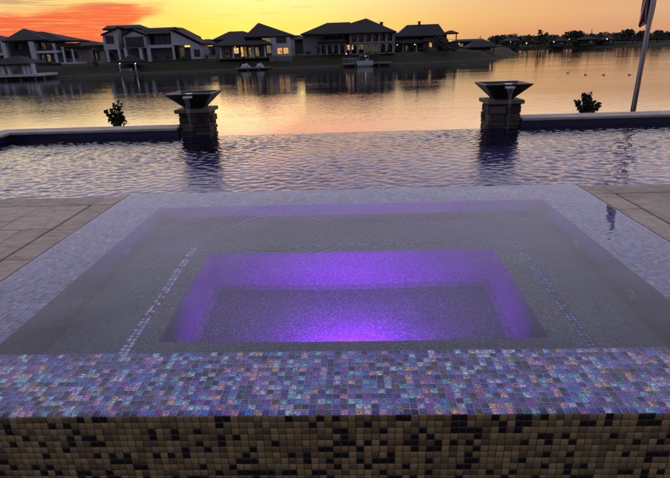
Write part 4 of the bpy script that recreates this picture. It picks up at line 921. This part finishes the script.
def tree(name, label, cat, seed, H, W, clumps, per, leaf, shape, loc, group):
    root = thing(name, label, cat, (0, 0, 0), group); V, Fq = crown_mesh(seed, H, W, clumps, per, leaf, shape); np_mesh('crown', V, Fq, 'leaf_far', root)
    b = MB(); b.tube([(0, 0, -.6), (.05, 0, H * .3), (0, .05, H * .6), (0, 0, H * .85)], [H * .035, H * .027, H * .018, .03], 7); R_ = random.Random(seed)
    for k in range(5): a = R_.uniform(0, 6.28); z0 = H * R_.uniform(.28, .5); b.tube([(0, 0, z0), (math.cos(a) * W * .3, math.sin(a) * W * .3, z0 + H * .14), (math.cos(a) * W * .62, math.sin(a) * W * .62, z0 + H * .22)], [H * .014, H * .01, .02], 5)
    b.build('trunk', 'trunk', root); root.location = loc; return root
GRP = 'trees along the far shore'
def gz(px, Y): return 0
LAB = ['dark round-crowned tree in the treeline along the far right shore', 'dark broad low tree in the treeline along the far right shore', 'dark tall irregular tree in the treeline along the far right shore', 'dark bushy small tree in the treeline along the far right shore']
protos = [tree('broadleaf_tree', LAB[0], 'tree', 21, 6.5, 3.2, 22, 34, .42, 'round', (0, 0, 0), GRP), tree('broadleaf_tree', LAB[1], 'tree', 22, 5.0, 4.0, 24, 34, .42, 'round', (0, 0, 0), GRP),
          tree('broadleaf_tree', LAB[2], 'tree', 23, 8.0, 2.6, 18, 30, .42, 'cone', (0, 0, 0), GRP), tree('broadleaf_tree', LAB[3], 'tree', 24, 3.6, 2.4, 16, 30, .38, 'round', (0, 0, 0), GRP)]
used = [False] * 4
def far_ground(x, y): return -1.6
def place(k, px, Y, top_py, wscale=1.0, label=None):
    x, ztop = P(px, top_py, Y); zg = -1.5 if Y > 225 else -.7; H0 = (6.5, 5.0, 8.0, 3.6)[k]; s_ = max(.3, (ztop - zg) / H0)
    if not used[k]: o = protos[k]; used[k] = True; o.location = (x, Y, zg); o.scale = (s_ * wscale, s_ * wscale, s_)
    else: o = dup(protos[k], (x, Y, zg), (s_ * wscale, s_), random.uniform(0, 6.28))
    if label: o['label'] = label; o['group'] = 'landmark trees of the treeline'
    return o
R_ = random.Random(4)
px = 497
while px < 684:                       # the row behind
    k = R_.choice([0, 1, 1, 3, 0]); base = 37.5 - (px - 500) * .022
    place(k, px, R_.uniform(266, 300), base - R_.uniform(0, 3.2), R_.uniform(.9, 1.4)); px += R_.uniform(2.4, 4.6)
px = 506
while px < 684:                       # low trees in front of it
    k = R_.choice([3, 3, 1]); place(k, px, R_.uniform(254, 262), 40.5 - (px - 500) * .022 - R_.uniform(0, 2.4), R_.uniform(.9, 1.3)); px += R_.uniform(3.5, 7)
px = 503
while px < 684:                       # understorey at the water
    place(3, px, R_.uniform(251, 256), 42.2 - (px - 500) * .024 - R_.uniform(0, 1.5), R_.uniform(1.1, 1.7)); px += R_.uniform(4, 9)
place(2, 540.5, 262, 28.2, 1.0, 'tall ragged tree standing above the far treeline, left of centre of the right-hand shore'); place(2, 547, 264, 31, 1.2, 'ragged tree just right of the tallest ragged tree in the far treeline')
place(0, 571, 262, 29.4, 1.25, 'large round tree rising above the middle of the far right treeline'); place(0, 577.5, 262, 28.6, 1.2, 'large round tree right beside another at the middle of the far right treeline')
place(0, 627.5, 258, 27.2, 1.15, 'large round tree above the far treeline just left of the flag pole'); place(2, 529, 264, 33.2, .9, 'small ragged tree left of the tallest ragged tree in the far treeline'); place(0, 645, 262, 28.6, 1.2, 'round tree right behind the flag pole in the far treeline'); place(0, 659, 262, 28.5, 1.0, 'round tree right of the flag pole in the far treeline')
place(2, 496.5, 240, 34, 1.4, 'dark tree behind the boathouse at the start of the far shore')
# trees and shrubs by the houses
T2 = 'trees around the lake houses'
ht = tree('garden_tree', 'dark garden tree beside the gabled house across the lake', 'tree', 31, 5, 2.4, 20, 36, .26, 'round', (0, 0, -.7), T2)
ht.location = (*P(438, 50, 128)[:1], 128, -.9); ht.scale = (.95, .95, .8)
def put(px, py_top, py_bot, Y, w_, label):
    x, z1 = P(px, py_top, Y); _, z0 = P(px, py_bot, Y); s_ = (z1 - z0) / 5; return dup(ht, (x, Y, z0), (s_ * w_, s_), R_.uniform(0, 6), label)
put(425, 44.5, 53, 127, 1.5, 'dark low bushy tree under the lit upright window of the gabled house'); put(447, 44, 53, 127, 1.4, 'dark bushy tree below the roofed upper deck of the gabled house'); put(95, 57, 70, 113, .55, 'slim dark tree on the lawn left of the white modern house')
put(226.5, 48.5, 58, 118.5, .55, 'small dark tree at the left end of the glowing porch'); put(318, 44, 56, 122, .5, 'slim dark tree at the left end of the arcaded porch'); put(376, 53, 59, 120, 1.2, 'dark round shrub below the arcades near the dock')
for i_, (px_, t_, b_, Y_s, lab_) in enumerate(((113, 56.5, 61, 121, 'low shrub between the white columns at the left of the modern house'), (155, 54.5, 60, 120.5, 'low shrub before the middle porch of the modern house'), (168, 55.5, 60, 120.5, 'low shrub right of another before the middle porch of the modern house'),
        (184, 55, 60, 121, 'low shrub before the sloping white wall of the modern house'), (206, 54, 59.5, 121, 'dark shrub at the right corner of the modern house lawn'), (243, 56, 60, 117.5, 'low shrub below the middle of the glowing porch'), (257, 55.5, 59.5, 117.5, 'low shrub below the right part of the glowing porch'),
        (308, 50.5, 55.5, 122, 'low shrub at the blank left wall of the arcaded house'), (333, 51.5, 55.5, 121.5, 'low shrub under the arcaded porch beside the orange windows'), (387, 50.5, 54.5, 121.5, 'low shrub under the right end of the arcades'), (400, 49.5, 53.5, 128, 'low shrub at the left porch of the gabled house'), (58, 62, 67.5, 114, 'low shrub beside the dark blue retaining wall'))):
    put(px_, t_, b_, Y_s, R_.uniform(1.0, 1.7), lab_)
put(454, 47, 53, 130, 1.3, 'dark round shrub between the gabled house and the pier')
# far houses and lamps
for i, (px, py, wpx, lab) in enumerate(((513, 38, 13, 'low dark house at the left end of the far treeline'), (560, 38, 9, 'small dark house below the big round trees of the far treeline'), (588, 36.5, 16, 'wide low dark house right of the big round trees on the far shore'), (609, 36.5, 10, 'small dark house left of the flag pole on the far shore'))):
    h = House('far_house', lab, 'house', 252, px, 44, 'houses on the far shore'); py += 2.5; h.wall(px - wpx / 2, py, px + wpx / 2, py + 6, 0, 8, 'wall_dark'); h.hip((px - wpx / 2 - 1, py + .3), (px + wpx / 2 + 1, py), (px - wpx / 5, py - 3), (px + wpx / 5, py - 3.1), -.5, 9)
    h.win(px - wpx * .25, py + 1.5, px - wpx * .05, py + 3.8, 1, 1); h.win(px + wpx * .1, py + 1.5, px + wpx * .3, py + 3.8, 1, 1, 'lit_faint'); h.done()
for (px, py, r, lab) in ((526.5, 43.6, 0.30, 'bright lamp on the far shore below the small ragged tree'), (553.7, 42.2, 0.26, 'lamp on the far shore left of the big round trees'), (569.3, 39.4, 0.17, 'faint lamp under the big round trees on the far shore'), (607, 39.4, 0.28, 'bright lamp on the far shore left of the flag pole'), (510.5, 42, 0.17, 'faint lamp at the left end of the far shore')):
    x, z = P(px, py, 250); g = thing('shore_lamp', lab, 'lamp', (x, 250, -2.2), 'lamps along the far shore'); b = MB(); b.tube([(x, 250, -2.6), (x, 250, z)], .07, 6); b.build('lamp_post', 'frame', g); b = MB(); b.ball((x, 250, z + r * .8), r, nu=8, nv=6); b.build('lamp_globe', 'lamp', g)
for px, py, lab in ((592, 29, 'thin antenna mast above the far treeline right of the big round trees'), (480.5, 35.5, 'thin mast above the low long building by the boathouse')):
    Y = 262 if px > 500 else 152; x, z = P(px, py, Y); b = MB(); b.tube([(x, Y, -1.5), (x, Y, z)], .12 if px > 500 else .06, 5); b.box(x - .5, x + .5, Y - .03, Y + .03, z - .6, z - .5); tag(b.build('antenna_mast', 'frame'), lab, 'mast', 'masts over the shore')

# ------------------------------------------------------------------ ducks
def duck(x, y, label, face, s_=1.0):
    root = thing('duck', label, 'duck', (x, y, ZL), 'ducks on the lake'); b = MB(); b.ball((x, y, ZL + .07), .22, 1.35, .8, .55, 12, 8)
    f = face; b.tube([(x + .2 * f, y, ZL + .14), (x + .27 * f, y, ZL + .27), (x + .29 * f, y, ZL + .36)], [.085, .06, .055], 8); b.ball((x + .31 * f, y, ZL + .40), .085, 1.1, .9, .95, 10, 7)
    b.tube([(x - .24 * f, y, ZL + .13), (x - .40 * f, y, ZL + .20)], [.08, .02], 7); b.build('body', 'feather', root, True)
    root.scale = (.5, .5, .42)
    b = MB(); b.tube([(x + .38 * f, y, ZL + .39), (x + .47 * f, y, ZL + .375)], [.03, .018], 6); b.build('bill', 'bill', root)
MAT['feather'] = rough_mat('dark_brown_feather', (.025, .022, .02), .5, 9, .8, .3); MAT['bill'] = rough_mat('duck_bill', (.12, .09, .03), .2, 9, .5, 0)
for x, y, lab, f in ((29.0, 70.2, 'dark duck swimming farthest out, leftmost of the four on the open lake', 1), (29.2, 65.3, 'dark duck on the open lake, second from left of the loose row', -1), (30.9, 64.3, 'dark duck on the open lake, third from left of the loose row', 1), (33.3, 62.9, 'dark duck on the open lake nearest the flag pole', -1), (38.2, 133, 'dark duck on the water by the point, left of a pair', 1), (39.1, 131.8, 'dark duck on the water by the point, right of a pair', 1)): duck(x, y, lab, f)

# ------------------------------------------------------------------ render settings
sc.render.engine = 'CYCLES'
cy = sc.cycles
cy.use_denoising = True; cy.max_bounces = 14; cy.transmission_bounces = 10; cy.glossy_bounces = 6; cy.diffuse_bounces = 4; cy.caustics_refractive = True; cy.caustics_reflective = True
cy.blur_glossy = .3; cy.sample_clamp_indirect = 6
sc.view_settings.view_transform = 'Standard'; sc.view_settings.look = 'None'; sc.view_settings.exposure = 0; sc.view_settings.gamma = 1; sc.view_settings.use_curve_mapping = False
